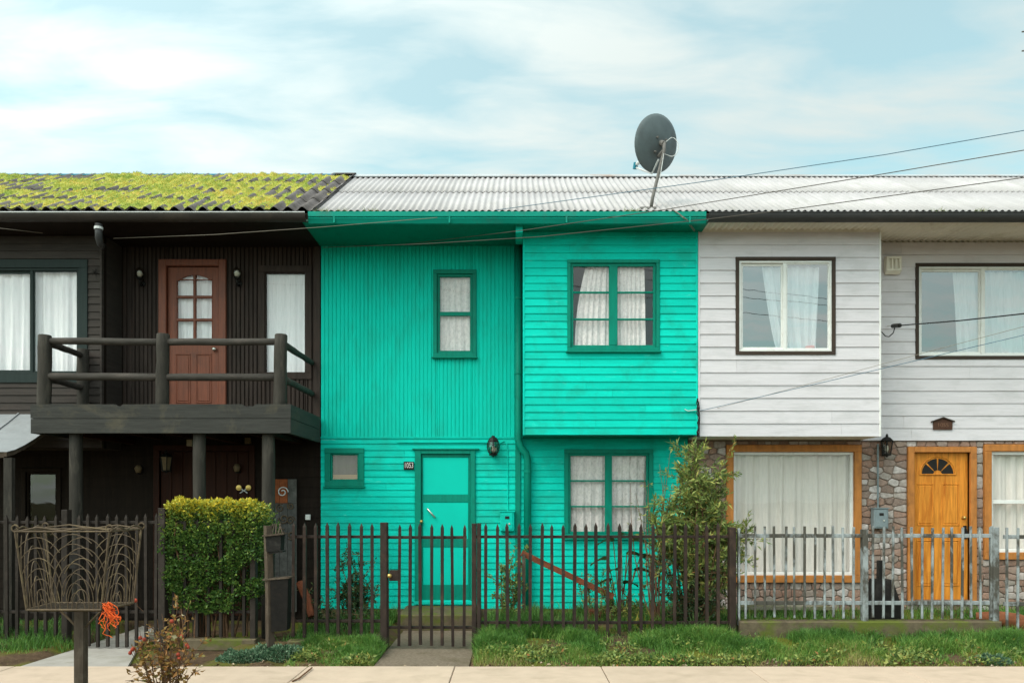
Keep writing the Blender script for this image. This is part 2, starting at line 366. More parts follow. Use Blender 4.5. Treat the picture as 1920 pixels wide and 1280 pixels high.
M['zinc'] = paint('weathered_zinc_sheet', (0.435, 0.40, 0.402), 0.55, 0.08, (2, 1, 1), 3, dirt=(0.34, 0.315, 0.30), dirt_amt=0.75, dscale=2.4, dsc=(5, 0.5, 0.5), bump=0.04, objvar=0.06, spec=0.4,
                  dirt2=(0.30, 0.21, 0.15), d2=(0.70, 0.76, 7, (5, 1, 1)))
M['cement'] = paint('fibre_cement', (0.155, 0.135, 0.132), 0.9, 0.22, (4, 4, 4), 4, dirt=(0.075, 0.065, 0.06), dirt_amt=0.7, dscale=5, bump=0.5, objvar=0.1,
                    dirt2=(0.27, 0.25, 0.24), d2=(0.62, 0.75, 24, (1, 1, 1)))
M['ridgeblue'] = paint('blue_ridge_cap', (0.06, 0.25, 0.36), 0.5, 0.1, bump=0.05)
M['ridgezinc'] = paint('ridge_zinc', (0.42, 0.43, 0.45), 0.5, 0.12, (1, 4, 4), 3, dirt=(0.3, 0.17, 0.11), dirt_amt=0.7, dscale=1.2, bump=0.05)
M['gutb'] = paint('dark_gutter', (0.050, 0.042, 0.038), 0.45, 0.15, (1, 6, 6), 3, dirt=(0.10, 0.075, 0.06), dirt_amt=0.5, dscale=2, bump=0.05)
M['gutgrey'] = paint('grey_gutter', (0.055, 0.053, 0.054), 0.4, 0.12, (1, 6, 6), 3, dirt=(0.1, 0.09, 0.085), dirt_amt=0.5, dscale=2, bump=0.04)
M['palemetal'] = paint('pale_metal', (0.62, 0.62, 0.62), 0.5, 0.08, bump=0.02)
M['canopy'] = paint('canopy_metal', (0.27, 0.275, 0.285), 0.5, 0.1, (2, 2, 2), 3, dirt=(0.18, 0.17, 0.17), dirt_amt=0.6, dscale=3, bump=0.05)
M['fence'] = paint('brown_fence_paint', (0.036, 0.024, 0.020), 0.55, 0.2, (6, 6, 3), 4, dirt=(0.085, 0.05, 0.036), dirt_amt=0.7, dscale=7, bump=0.2, objvar=0.15)
M['fencedark'] = paint('dark_fence_paint', (0.034, 0.026, 0.022), 0.6, 0.2, (6, 6, 3), 4, dirt=(0.06, 0.045, 0.038), dirt_amt=0.7, dscale=7, bump=0.2, objvar=0.15)
M['galv'] = paint('galvanised_picket', (0.30, 0.32, 0.33), 0.55, 0.14, (5, 5, 3), 4, dirt=(0.055, 0.045, 0.032), dirt_amt=0.9, dirt_lo=0.43, dirt_hi=0.55, dscale=2.4, dsc=(2, 2, 1.3), bump=0.15, objvar=0.08, metal=0.0)
M['concrete'] = paint('old_concrete', (0.24, 0.21, 0.17), 0.9, 0.2, (3, 3, 3), 4, dirt=(0.10, 0.095, 0.04), dirt_amt=0.85, dirt_lo=0.45, dirt_hi=0.62, dscale=3, bump=0.5, objvar=0.05)
M['mossconc'] = paint('mossy_concrete', (0.13, 0.10, 0.065), 0.95, 0.25, (3, 3, 3), 4, dirt=(0.10, 0.12, 0.02), dirt_amt=0.9, dirt_lo=0.45, dirt_hi=0.6, dscale=4, bump=0.6)
M['walk'] = paint('sidewalk_concrete', (0.51, 0.385, 0.297), 0.85, 0.06, (1, 1, 1), 6, dirt=(0.38, 0.29, 0.215), dirt_amt=0.75, dscale=1.8, dsc=(1, 1.6, 1), bump=0.2, objvar=0.03,
                  dirt2=(0.30, 0.235, 0.18), d2=(0.68, 0.75, 30, (0.6, 1, 1)))
M['path'] = paint('grey_path_concrete', (0.36, 0.325, 0.295), 0.9, 0.1, (1, 1, 1), 6, dirt=(0.22, 0.20, 0.155), dirt_amt=0.7, dscale=2.2, bump=0.25, objvar=0.05)
M['gravel'] = paint('gravel_path', (0.20, 0.155, 0.115), 0.95, 0.25, (1, 1, 1), 45, dirt=(0.11, 0.085, 0.05), dirt_amt=0.8, dscale=2.4, bump=0.8, objvar=0)
M['asphalt'] = paint('asphalt', (0.05, 0.05, 0.05), 0.9, 0.2, (1, 1, 1), 40, bump=0.5, objvar=0)
M['interior'] = paint('interior_plaster', (0.22, 0.20, 0.18), 0.9, 0.05, bump=0, objvar=0)
M['iron'] = paint('rusty_wire', (0.11, 0.075, 0.048), 0.6, 0.25, (6, 6, 6), 4, dirt=(0.24, 0.17, 0.09), dirt_amt=0.7, dscale=9, bump=0.1)
M['oldwood'] = paint('weathered_wood', (0.085, 0.062, 0.046), 0.85, 0.3, (8, 8, 1.5), 3, dirt=(0.16, 0.13, 0.10), dirt_amt=0.6, dscale=6, bump=0.5)
M['rust'] = paint('rust_red_plank', (0.17, 0.052, 0.026), 0.8, 0.25, (3, 3, 3), 4, bump=0.4)
M['blackmetal'] = paint('black_lamp_metal', (0.016, 0.015, 0.014), 0.45, 0.2, bump=0.05)
M['darkbox'] = paint('charcoal_box', (0.016, 0.014, 0.013), 0.7, 0.2, dirt=(0.05, 0.045, 0.04), dirt_amt=0.6, dscale=8, bump=0.2)
M['peel'] = paint('peeling_black_box', (0.012, 0.010, 0.009), 0.7, 0.25, (4, 4, 4), 3, dirt=(0.024, 0.018, 0.014), dirt_amt=0.7, dscale=5, bump=0.3, dirt2=(0.55, 0.55, 0.54), d2=(0.68, 0.70, 9, (1.6, 1, 1)))
M['greybox'] = paint('grey_meter_box', (0.20, 0.235, 0.25), 0.5, 0.1, bump=0.05, dirt=(0.14, 0.15, 0.15), dirt_amt=0.5, dscale=9)
M['beige'] = paint('beige_shade', (0.17, 0.12, 0.07), 0.6, 0.1, bump=0.05)
M['bulb'] = paint('white_bulb', (0.85, 0.83, 0.78), 0.3, 0.02, bump=0)
M['brass'] = paint('brass', (0.55, 0.38, 0.12), 0.35, 0.1, metal=0.8, bump=0.03)
M['chrome'] = paint('chrome', (0.75, 0.72, 0.66), 0.25, 0.05, metal=0.85, bump=0.0)
M['dish'] = paint('grey_dish', (0.12, 0.145, 0.155), 0.55, 0.12, (2, 2, 2), 3, dirt=(0.085, 0.082, 0.08), dirt_amt=0.6, dscale=2.5, bump=0.1, objvar=0)
M['mast'] = paint('mast_metal', (0.18, 0.165, 0.155), 0.5, 0.15, bump=0.1)
M['lnb'] = paint('blue_lnb', (0.03, 0.20, 0.27), 0.45, 0.1, bump=0)
M['cable'] = paint('grey_cable', (0.10, 0.085, 0.075), 0.7, 0.05, bump=0, objvar=0.1)
M['cablepale'] = paint('pale_cable', (0.26, 0.22, 0.18), 0.7, 0.05, bump=0, objvar=0.1)
M['cableblue'] = paint('blue_cable', (0.10, 0.17, 0.23), 0.6, 0.05, bump=0, objvar=0.1)
M['cableblack'] = paint('black_cable', (0.02, 0.02, 0.02), 0.6, 0.05, bump=0, objvar=0.1)
M['plate'] = paint('black_number_plate', (0.02, 0.018, 0.017), 0.4, 0.1, bump=0.0)
M['digit'] = paint('white_digit', (0.78, 0.72, 0.68), 0.5, 0.05, bump=0.0)
M['house_plate'] = paint('brown_house_plate', (0.085, 0.04, 0.027), 0.55, 0.15, bump=0.1)
M['house_digit'] = paint('brown_house_digit', (0.19, 0.10, 0.065), 0.5, 0.1, bump=0.0)
M['rope'] = paint('orange_rope', (0.80, 0.13, 0.03), 0.8, 0.12, bump=0.1)
M['terra'] = paint('terracotta', (0.28, 0.10, 0.05), 0.85, 0.2, (3, 3, 3), 4, bump=0.3)
M['ledge'] = paint('tan_ledge_wood', (0.42, 0.28, 0.17), .6, .2, (1, 1, 6), 3, bump=.1)
M['dark'] = paint('dark_void', (0.01, 0.01, 0.01), 0.9, 0.1, bump=0)
M['coral'] = paint('coral_pot', (0.75, 0.22, 0.20), 0.5, 0.05, bump=0)
M['glass'] = glassmat('window_glass', 1.5)
M['glasscoat'] = glassmat('reflective_window_glass', 2.1, (0.90, 0.92, 0.93), 0.10)
M['lampglass'] = glassmat('lamp_glass', 1.5, (0.75, 0.72, 0.66))
M['curtw'] = clothmat('white_curtain', (0.93, 0.91, 0.92))
M['sheer'] = clothmat('sheer_white_curtain', (0.90, 0.91, 0.92), sheer=0.12)
M['lace'] = clothmat('lace_curtain', (0.84, 0.77, 0.75), lace=0.45)
M['lace2'] = clothmat('lace_curtain_pale', (0.90, 0.84, 0.82), lace=0.4)
M['curtb'] = clothmat('beige_curtain', (0.80, 0.755, 0.70))
M['screen'] = clothmat('grey_screen', (0.20, 0.165, 0.15))
def stonemat():
    m, t = mk('field_stone'); lk = t.links.new
    oi = N(t, 'ShaderNodeObjectInfo')
    c = ramp(t, oi.outputs['Random'], [(0.0, (0.24, 0.125, 0.085)), (0.2, (0.35, 0.20, 0.145)), (0.36, (0.20, 0.115, 0.085)), (0.52, (0.31, 0.225, 0.19)),
                                       (0.64, (0.38, 0.22, 0.165)), (0.74, (0.29, 0.245, 0.21)), (0.88, (0.50, 0.42, 0.39)), (1.0, (0.64, 0.56, 0.55))])
    v = scaled(t, (1, 1, 1)); n = noise(t, v, 22, 6, 0.65)
    c = mixc(t, ramp(t, n, [(0.35, 0.0), (0.7, 0.6)]), c, (0.13, 0.09, 0.07))
    c = mixc(t, ramp(t, noise(t, v, 60, 3), [(0.55, 0.0), (0.75, 0.4)]), c, (0.5, 0.45, 0.42))
    bs = N(t, 'ShaderNodeBsdfPrincipled'); lk(c, bs.inputs['Base Color']); bs.inputs['Roughness'].default_value = 0.8
    bp = N(t, 'ShaderNodeBump'); bp.inputs['Strength'].default_value = 0.6; bp.inputs['Distance'].default_value = 0.01; lk(noise(t, v, 40, 6, 0.7), bp.inputs['Height']); lk(bp.outputs[0], bs.inputs['Normal'])
    o = N(t, 'ShaderNodeOutputMaterial'); lk(bs.outputs[0], o.inputs[0]); return m
M['stone'] = stonemat()
M['mortar'] = paint('mortar', (0.20, 0.15, 0.12), 0.95, 0.2, (1, 1, 1), 20, bump=0.4, objvar=0)
def groundmat():
    m, t = mk('soil_and_moss'); lk = t.links.new; v = scaled(t, (1, 1, 1))
    c = mixc(t, ramp(t, noise(t, v, 3.5, 8, 0.65), [(0.35, 0.0), (0.65, 1.0)]), (0.045, 0.028, 0.018), (0.12, 0.075, 0.045))
    c = mixc(t, ramp(t, noise(t, v, 1.3, 6, 0.6), [(0.46, 0.0), (0.58, 0.9)]), c, (0.105, 0.115, 0.014))
    c = mixc(t, ramp(t, noise(t, v, 30, 4), [(0.55, 0.0), (0.7, 0.5)]), c, (0.16, 0.11, 0.06))
    bs = N(t, 'ShaderNodeBsdfPrincipled'); lk(c, bs.inputs['Base Color']); bs.inputs['Roughness'].default_value = 0.95; bs.inputs['Specular IOR Level'].default_value = 0.1
    bp = N(t, 'ShaderNodeBump'); bp.inputs['Strength'].default_value = 0.8; bp.inputs['Distance'].default_value = 0.03; lk(noise(t, v, 18, 7, 0.7), bp.inputs['Height']); lk(bp.outputs[0], bs.inputs['Normal'])
    o = N(t, 'ShaderNodeOutputMaterial'); lk(bs.outputs[0], o.inputs[0]); return m
M['ground'] = groundmat()
M['grass'] = leafmat('grass_blades', [(0.0, (0.035, 0.095, 0.016)), (0.45, (0.10, 0.23, 0.04)), (0.75, (0.20, 0.31, 0.06)), (0.92, (0.36, 0.34, 0.09)), (1.0, (0.34, 0.27, 0.12))], 0.5, 0.3)
M['moss'] = leafmat('roof_moss', [(0.0, (0.17, 0.26, 0.04)), (0.35, (0.40, 0.46, 0.08)), (0.7, (0.66, 0.54, 0.11)), (1.0, (0.70, 0.45, 0.12))], 0.8, 0.3)
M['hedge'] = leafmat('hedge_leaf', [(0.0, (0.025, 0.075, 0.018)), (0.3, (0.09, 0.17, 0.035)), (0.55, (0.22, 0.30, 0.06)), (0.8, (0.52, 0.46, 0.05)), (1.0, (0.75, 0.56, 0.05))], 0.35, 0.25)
M['willow'] = leafmat('narrow_leaf', [(0.0, (0.05, 0.10, 0.028)), (0.4, (0.17, 0.24, 0.065)), (0.75, (0.34, 0.37, 0.10)), (0.92, (0.42, 0.38, 0.09)), (1.0, (0.38, 0.17, 0.06))], 0.45, 0.3)
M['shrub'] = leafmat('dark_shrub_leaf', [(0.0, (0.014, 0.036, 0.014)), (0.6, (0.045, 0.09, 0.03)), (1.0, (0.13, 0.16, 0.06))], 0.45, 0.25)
M['rose'] = leafmat('autumn_rose_leaf', [(0.0, (0.20, 0.12, 0.035)), (0.4, (0.36, 0.20, 0.055)), (0.7, (0.46, 0.19, 0.06)), (0.9, (0.26, 0.24, 0.07)), (1.0, (0.55, 0.45, 0.30))], 0.6, 0.25)
M['stem'] = paint('stem_bark', (0.16, 0.085, 0.05), 0.8, 0.25, (10, 10, 10), 4, bump=0.2)
M['hip'] = paint('rose_hip', (0.42, 0.07, 0.04), 0.4, 0.2, bump=0)
M['silver'] = leafmat('blue_green_cover', [(0.0, (0.035, 0.085, 0.045)), (0.6, (0.10, 0.19, 0.10)), (1.0, (0.26, 0.33, 0.22))], 0.6, 0.25)
M['strap'] = leafmat('strap_leaf', [(0.0, (0.05, 0.11, 0.03)), (0.5, (0.12, 0.19, 0.05)), (0.75, (0.42, 0.34, 0.06)), (1.0, (0.55, 0.40, 0.10))], 0.45, 0.25)
M['litter'] = leafmat('dead_leaf', [(0.0, (0.09, 0.05, 0.025)), (0.5, (0.22, 0.12, 0.06)), (1.0, (0.50, 0.40, 0.28))], 0.8, 0.1)

# ------------------------------------------------------------------ ground, sidewalk, paths
Y0, YB, YE, YR, YF = 10.5, 9.96, 9.6, 12.0, 8.4       # lower wall, bay front, eave, ridge, fence line
SW0, SW1 = 6.1, EYE*F/(1248-HY)                       # near and far edge of the sidewalk
g = MB(); g.add([(-900,-900,-0.03),(900,-900,-0.03),(900,900,-0.03),(-900,900,-0.03)], [(0,1,2,3)])
struct(g.build('ground', M['ground']))
g = MB(); g.add([(-120,-5,-0.022),(120,-5,-0.022),(120,4.2,-0.022),(-120,4.2,-0.022)], [(0,1,2,3)]); struct(g.build('road', M['asphalt']))
struct(MB().box(-120, 120, 4.2, 4.35, -0.1, 0.09).build('kerb', M['concrete']))
sw = struct(MB().box(-60, 60, SW0, SW1-0.004, -0.08, -0.012).build('sidewalk', M['gravel']))
jx = [PX(p, SW1) for p in (578, 853, 1127, 1398, 1676)]; pit = (jx[4]-jx[0])/4
xs = [jx[0]-pit*k for k in range(7, 0, -1)] + jx + [jx[4]+pit*k for k in range(1, 8)]
for a, b in zip(xs, xs[1:]):
    c = 0.006; mb = MB(); z = random.uniform(-0.002, 0.002); x0, x1, y0, y1 = a+0.004, b-0.004, SW0, SW1
    mb.add([(x0,y0,-.06),(x1,y0,-.06),(x1,y1,-.06),(x0,y1,-.06),(x0,y0,z-c),(x1,y0,z-c),(x1,y1,z-c),(x0,y1,z-c),(x0+c,y0+c,z),(x1-c,y0+c,z),(x1-c,y1-c,z),(x0+c,y1-c,z)],
           [(0,1,5,4),(1,2,6,5),(2,3,7,6),(3,0,4,7),(4,5,9,8),(5,6,10,9),(6,7,11,10),(7,4,8,11),(8,9,10,11)])
    mb.build('paving_slab', M['walk'], sw)
# slab path slanting to the left-hand gate
def gp(px, py): return P(px, py, EYE*F/(py-HY))
pathl = [gp(30, 1250), gp(238, 1250), gp(262, 1208), gp(298, 1176), gp(250, 1170), gp(165, 1208)]
struct(MB().prismz([(p.x, p.y) for p in pathl], -0.06, -0.004).build('garden_path', M['path']))
gpath = struct(MB().box(PX(716, 8.0), PX(884, 8.0), SW1+0.002, 9.6, -0.06, -0.010).build('entry_path', M['gravel']))

BEDS = []
def bed(x0, x1, y1, top, name='verge', back=Y0-.03):
    """soil bank rising from the sidewalk to the fence line and level behind it"""
    BEDS.append((x0, x1, y1, top, back)); nx, ny = max(4, int((x1-x0)/.07)), 40; V = []
    for j in range(ny+1):
        y = SW1+.01 + (back-SW1-.01)*j/ny
        for i in range(nx+1):
            x = x0+(x1-x0)*i/nx; V.append((x, y, gz(x, y)))
    me = npmesh(name, V, [(j*(nx+1)+i, j*(nx+1)+i+1, (j+1)*(nx+1)+i+1, (j+1)*(nx+1)+i) for j in range(ny) for i in range(nx)])
    return struct(link(name, me, M['ground'], smooth=True))
def gz(x, y):
    for x0, x1, y1, top, back in BEDS:
        if x0 <= x <= x1 and SW1 <= y <= back:
            e = min(1, max(0, (x-x0)/.14), max(0, (x1-x)/.14)); t = min(1, max(0, (y-SW1)/(y1-SW1)))
            return -.035 + (top+.035)*(.15+.85*e)*(t**.8) + .014*mnoise.noise(Vector((x*3, y*3, 0)))*min(1, t*4)
    return -.03
bed(PX(884, 8.0), 7.72, YF-.05, .13)
bed(PX(548, 8.0), PX(718, 8.0), YF-.05, .06)
bed(PX(395, 7.9), PX(548, 8.0)-.001, YF-.05, .05, back=YF+.1)
bed(-7.6, PX(128, 8.2), YF, .07, back=9.9)

# ------------------------------------------------------------------ window and door builders
def frame_boxes(mb, x0, x1, z0, z1, w, y0, y1, c=0.004):
    mb.cham(x0, x1, y0, y1, z1-w, z1, c); mb.cham(x0, x1, y0, y1, z0, z0+w, c)
    mb.cham(x0, x0+w, y0+0.001, y1, z0+w, z1-w, c); mb.cham(x1-w, x1, y0+0.001, y1, z0+w, z1-w, c)
def window(house, op, Y, cas, cw, fr, fw, cols, rows, mull=0.05, munt=0.022, glass='glass', sill=True, proud=0.03, panes=None, dy=0.0):
    """casing round an opening op=(x0,x1,z0,z1), sashes with muntins and panes"""
    x0, x1, z0, z1 = op
    wd = MB()
    frame_boxes(wd, x0, x1, z0, z1, fw, Y-0.004+dy, Y+0.05+dy)
    ix0, ix1, iz0, iz1 = x0+fw, x1-fw, z0+fw, z1-fw
    cwid = (ix1-ix0-mull*(cols-1))/cols; rh = (iz1-iz0-munt*(rows-1))/rows; pn = []
    for i in range(cols):
        a = ix0 + i*(cwid+mull); b = a + cwid
        if i: wd.cham(a-mull, a, Y-0.006+dy, Y+0.045+dy, iz0, iz1)
        for j in range(rows):
            p = iz0 + j*(rh+munt); q = p + rh
            if j: wd.cham(a, b, Y+0.002+dy, Y+0.035+dy, p-munt, p, 0.003)
            pn.append((a, b, p, q))
    wo_ = wd.build('window', M[fr], house)
    if cas:
        cs = MB(); frame_boxes(cs, x0-cw, x1+cw, z0-cw, z1+cw, cw, Y-proud, Y+0.01, 0.005); cs.build('casing', M[cas], wo_)
        if sill: MB().cham(x0-cw-0.015, x1+cw+0.015, Y-proud-0.03, Y+0.005, z0-cw-0.022, z0-cw-0.001, 0.004).build('sill', M[cas], wo_)
    for a, b, p, q in pn:
        k = random.uniform(-0.0015, 0.0015)
        MB().add([(a-.003,Y+0.02+dy+k,p-.003),(b+.003,Y+0.02+dy-k,p-.003),(b+.003,Y+0.02+dy-k,q+.003),(a-.003,Y+0.02+dy+k,q+.003)], [(0,1,2,3)]).build('pane', M[glass], wo_)
    return wo_
def curtain(label, x0, x1, z0, z1, Y, mat, amp=0.02, wl=0.11, edge=None, group=None, name='curtain', seed=0, hem=0.0):
    """hanging folds; edge(t)->(x0,x1) lets a drawn curtain taper with height t (0 bottom, 1 top)"""
    nx = max(24, int((x1-x0)/0.012)); nz = 14; V = []; ph = random.uniform(0, 6)
    for j in range(nz+1):
        t = j/nz; a, b = edge(t) if edge else (x0, x1)
        for i in range(nx+1):
            s = i/nx; x = a + (b-a)*s; X = x0 + (x1-x0)*s
            wob = mnoise.noise(Vector((X*3.1, seed+ph, t*0.6)))*2.2
            y = Y + amp*(math.sin(2*math.pi*X/wl + ph + wob*1.6) + 0.4*math.sin(2*math.pi*X/wl*2.3 + wob)) * (0.75+0.35*(1-t))
            V.append((x, y, z0 + (z1-z0)*t + hem*math.sin(X*40)))
    q = [(j*(nx+1)+i, j*(nx+1)+i+1, (j+1)*(nx+1)+i+1, (j+1)*(nx+1)+i) for j in range(nz) for i in range(nx)]
    me = npmesh(name, V, q); o = link(name, me, M[mat], smooth=True)
    return tag(o, label, 'curtain', group)
def rct(px0, px1, py0, py1, Y): return (PX(px0, Y), PX(px1, Y), PZ(py1, Y), PZ(py0, Y))
def shell(house, x0, x1, z0, z1, yb, floor, yf=Y0):
    mb = MB(); t = 0.08
    mb.box(x0, x0+t, yf+0.13, yb, z0, z1); mb.box(x1-t, x1, yf+0.13, yb, z0, z1); mb.box(x0+t, x1-t, yb-t, yb, z0, z1)
    mb.box(x0+t, x1-t, yf+0.13, yb-t, floor, floor+0.15); mb.box(x0+t, x1-t, yf+0.13, yb-t, z1-0.08, z1); mb.box(x0+t, x1-t, yf+0.13, yb-t, z0, z0+0.1)
    mb.box((x0+x1)/2-0.05, (x0+x1)/2+0.05, yf+0.9, yb-t, floor+0.15, z1-0.08)
    mb.build('rear_shell', M['interior'], house)
ZE = PZ(396, YE); ZR = PZ(331, YR)                    # eave and ridge heights
YBK = 2*YR - YE                                       # rear eave
def roof_z(y): return ZE + (ZR-ZE)*(min(y, 2*YR-y)-YE)/(YR-YE)
ZS = 5.09                                             # soffit level

def corr_sheet(w, l, pitch, amp, seg=6, th=0.004):
    """corrugated sheet, local x along width, local y up the slope"""
    n = int(round(w/pitch*seg)); V = []
    for j in (0, 1):
        for i in range(n+1):
            x = w*i/n; z = amp*math.cos(2*math.pi*x/pitch); V.append((x, l*j, z)); V.append((x, l*j, z-th))
    q = []
    for i in range(n):
        a = 2*i; b = 2*(i+1); c = 2*(n+1)
        q += [(a, b, c+b, c+a), (a+1, c+a+1, c+b+1, b+1), (a, a+1, b+1, b), (c+a, c+b, c+b+1, c+a+1)]
    return npmesh('roof_sheet', V, q)
slope = math.atan2(ZR-ZE, YR-YE); SL = math.hypot(ZR-ZE, YR-YE)
def lay_sheets(parent, mat, x0, n, w, courses, pitch, amp, dz, lap=0.06, lift=0.009):
    l = SL/courses + lap; me = corr_sheet(w, l, pitch, amp, 10 if pitch > 0.1 else 6, 0.006 if pitch > 0.1 else 0.003); me.materials.append(mat)
    me.shade_smooth() if pitch > 0.1 and hasattr(me, 'shade_smooth') and False else None
    for j in range(courses):
        for i in range(n):
            o = bpy.data.objects.new('roof_sheet', me); C.objects.link(o)
            s = j*SL/courses - (0.03 if j == 0 else lap)
            tilt = lift/l
            up = dz + (lift if True else 0)
            o.location = (x0+i*w, YE + s*math.cos(slope) - math.sin(slope)*up, ZE + s*math.sin(slope) + math.cos(slope)*up)
            o.rotation_euler = (slope - tilt*0.9 + random.uniform(-.0006, .0006), 0, random.uniform(-.0008, .0008))
            setpar(o, parent)
def roof(house, x0, x1, mat, ridgemat, under):
    """deck with both slopes; sheets are laid on the street side"""
    t = 0.05
    prof = [(YE+0.02, ZE-0.05), (YE+0.02, ZE-0.005-t+0.03), (YR, ZR-0.03), (YBK, ZE-0.03), (YBK, ZE-0.09), (YR, ZR-0.12)]
    prof = [(YE+0.02, ZE-0.10), (YR, ZR-0.12), (YBK, ZE-0.10), (YBK, ZE-0.03), (YR, ZR-0.032), (YE+0.02, ZE-0.03)]
    return MB().prismx(prof[::-1], x0, x1).build('roof', under, house)

# ================================================================== green house
XG0, XG1 = PX(602, Y0), PX(1307, YB)
ZL = PZ(819, Y0)                                      # line between lower and upper storey
ZB0 = PZ(815, YB)                                     # bay bottom
gh = thing('green_house', 'bright turquoise green wooden row house with dark green trim and zinc roof', 'house', ((XG0+XG1)/2, Y0, 0))
door_op = rct(790, 882, 851, 1124, Y0)
sw_op = rct(620, 673, 850, 901, Y0)
lw_op = rct(1066, 1216, 850, 1000, Y0)
uw_op = rct(820, 886, 514, 662, Y0)
lower = slab(XG0, XG1, 0.02, ZL, Y0, Y0+0.13, [door_op, sw_op, lw_op]).build('lower_wall', M['trim'], gh)
boards(lower, M['green'], XG0, XG1, 0.14, ZL, Y0, 0.0915, [door_op, sw_op, lw_op], t1=0.012)
MB().box(XG0, XG1, Y0-0.028, Y0-0.001, -0.03, 0.135).build('foundation', M['mossconc'], gh)
XBL = PX(982, YB)
up = slab(XG0, XBL+0.1, ZL, ZS+0.05, Y0, Y0+0.13, [uw_op]).build('upper_wall', M['greenv'], gh)
ribs(XG0, PX(966, Y0), ZL+0.004, ZS, Y0, 0.054, 0.010, [uw_op], 0.10).build('ribbed_cladding', M['greenv'], up, kind='stuff')
MB().box(XG0, PX(966, Y0), Y0-0.022, Y0-0.0165, ZL-0.02, ZL+0.003).build('drip_strip', M['green'], up)
MB().cham(PX(966, Y0), PX(976, Y0), Y0-0.035, Y0, 0.2, ZS, 0.004).build('corner_board', M['trim'], up)
# bay
bw_op = rct(1070, 1230, 494, 652, YB)
bay = slab(XBL, XG1, ZB0, ZS+0.05, YB, YB+0.1, [bw_op]).build('bay', M['trim'], gh)
boards(bay, M['green'], XBL+0.004, XG1-0.004, ZB0, PZ(432, YB), YB, 0.0985, [bw_op], t1=0.012)
bs_ = MB(); bs_.box(XBL, XBL+0.06, YB+0.1, Y0, ZB0, ZS+0.05); bs_.box(XG1-0.06, XG1, YB+0.1, Y0, ZB0, ZS+0.05); bs_.box(XBL+.06, XG1-.06, YB+0.1, Y0, ZB0, ZB0+0.1)
bs_.build('bay_side', M['trim'], bay)
MB().cham(XBL-0.012, XBL+0.014, YB-0.02, YB+0.03, ZB0-0.005, ZS, 0.004).build('corner_board', M['green'], bay)
MB().cham(XG1-0.016, XG1+0.008, YB-0.02, YB+0.03, ZB0-0.005, ZS, 0.004).build('corner_board', M['green'], bay)
MB().box(XBL, XG1, YB-0.014, YB-0.001, PZ(432, YB)+0.001, ZS-0.001).build('frieze_board', M['trim'], bay)
shell(gh, XG0+0.01, XG1-0.01, 0.02, ZE-0.1, YBK-0.3, 2.5)
# windows
window(gh, uw_op, Y0, 'trim', 0.055, 'trim', 0.035, 1, 2, munt=0.055, proud=0.035)
window(gh, bw_op, YB, 'trim', 0.045, 'trim', 0.035, 2, 3, mull=0.11, munt=0.022)
window(gh, lw_op, Y0, 'trim', 0.06, 'trim', 0.03, 2, 3, mull=0.095, munt=0.022)
sww = window(gh, sw_op, Y0, 'trim', 0.075, 'trim', 0.022, 1, 1)
MB().box(sw_op[0]+.024, sw_op[1]-.024, Y0+.04, Y0+.06, sw_op[2]+.024, sw_op[2]+.085).build('inner_ledge', M['ledge'], sww)
MB().cham(door_op[0]-0.12, door_op[1]+0.12, Y0-0.055, Y0, door_op[3]+0.055, door_op[3]+0.075, 0.003).build('door_head', M['trim'], gh)
MB().box(PX(745, Y0), PX(918, Y0), Y0-0.03, Y0-0.015, PZ(830, Y0), PZ(827, Y0)).build('drip_board', M['green'], gh)
# door
x0, x1, z0, z1 = door_op
dr = MB().box(x0+.004, x1-.004, Y0+0.01, Y0+0.05, z0+.002, z1-.004).build('door', M['trim'], gh)
cs = MB(); cs.cham(x0-0.085, x0, Y0-0.04, Y0+0.02, z0-0.01, z1+0.055, 0.006); cs.cham(x1, x1+0.07, Y0-0.04, Y0+0.02, z0-0.01, z1+0.055, 0.006); cs.cham(x0, x1, Y0-0.039, Y0+0.02, z1, z1+0.055, 0.006)
cs.build('casing', M['trim'], dr)
st = MB(); a, b = PX(793, Y0), PX(878, Y0); pan = [(927, 857), (1010, 941), (1096, 1025)]
for (q, p) in pan: pass
zz = [z0+.002] + sum([[PZ(q, Y0), PZ(p, Y0)] for q, p in reversed(pan)], []) + [z1-.004]
st.cham(x0+.004, a, Y0-0.006, Y0+0.0095, z0+.002, z1-.004, .003); st.cham(b, x1-.004, Y0-0.006, Y0+0.0095, z0+.002, z1-.004, .003)
for i in range(0, len(zz), 2): st.cham(a, b, Y0-0.005, Y0+0.0095, zz[i], zz[i+1], .003)
st.build('stile_frame', M['trim'], dr)
for q, p in pan: MB().cham(a+.002, b-.002, Y0+0.002, Y0+0.0095, PZ(q, Y0)+.002, PZ(p, Y0)-.002, .002).build('panel', M['panel'], dr)
h = MB(); p1, p2 = P(801, 953, Y0-.03), P(815, 969, Y0-.03)
h.tube([p1+Vector((0,.04,0)), p1, p2, p2+Vector((0,.04,0))], [0.012, 0.012, 0.012, 0.012], 8); h.build('handle', M['chrome'], dr, True)
MB().lathe((PX(788, Y0)+.02, Y0-.035, PZ(977, Y0)), [(0.012, 0.04), (0.022, 0.0), (0.018, -0.02), (0.005, -0.024)][::-1], 12, 'Y').build('knob', M['brass'], dr, True)
MB().cham(x0-0.1, x1+0.1, Y0-0.07, Y0-0.031, z0-0.055, z0-0.012, .004).build('threshold', M['green'], dr)
stp = tag(MB().cham(PX(745, 9.6), PX(893, 9.6), 9.6, Y0-0.03, -0.02, 0.185, .012).build('door_step', M['mossconc']), 'grey mossy concrete step below the turquoise front door', 'step')
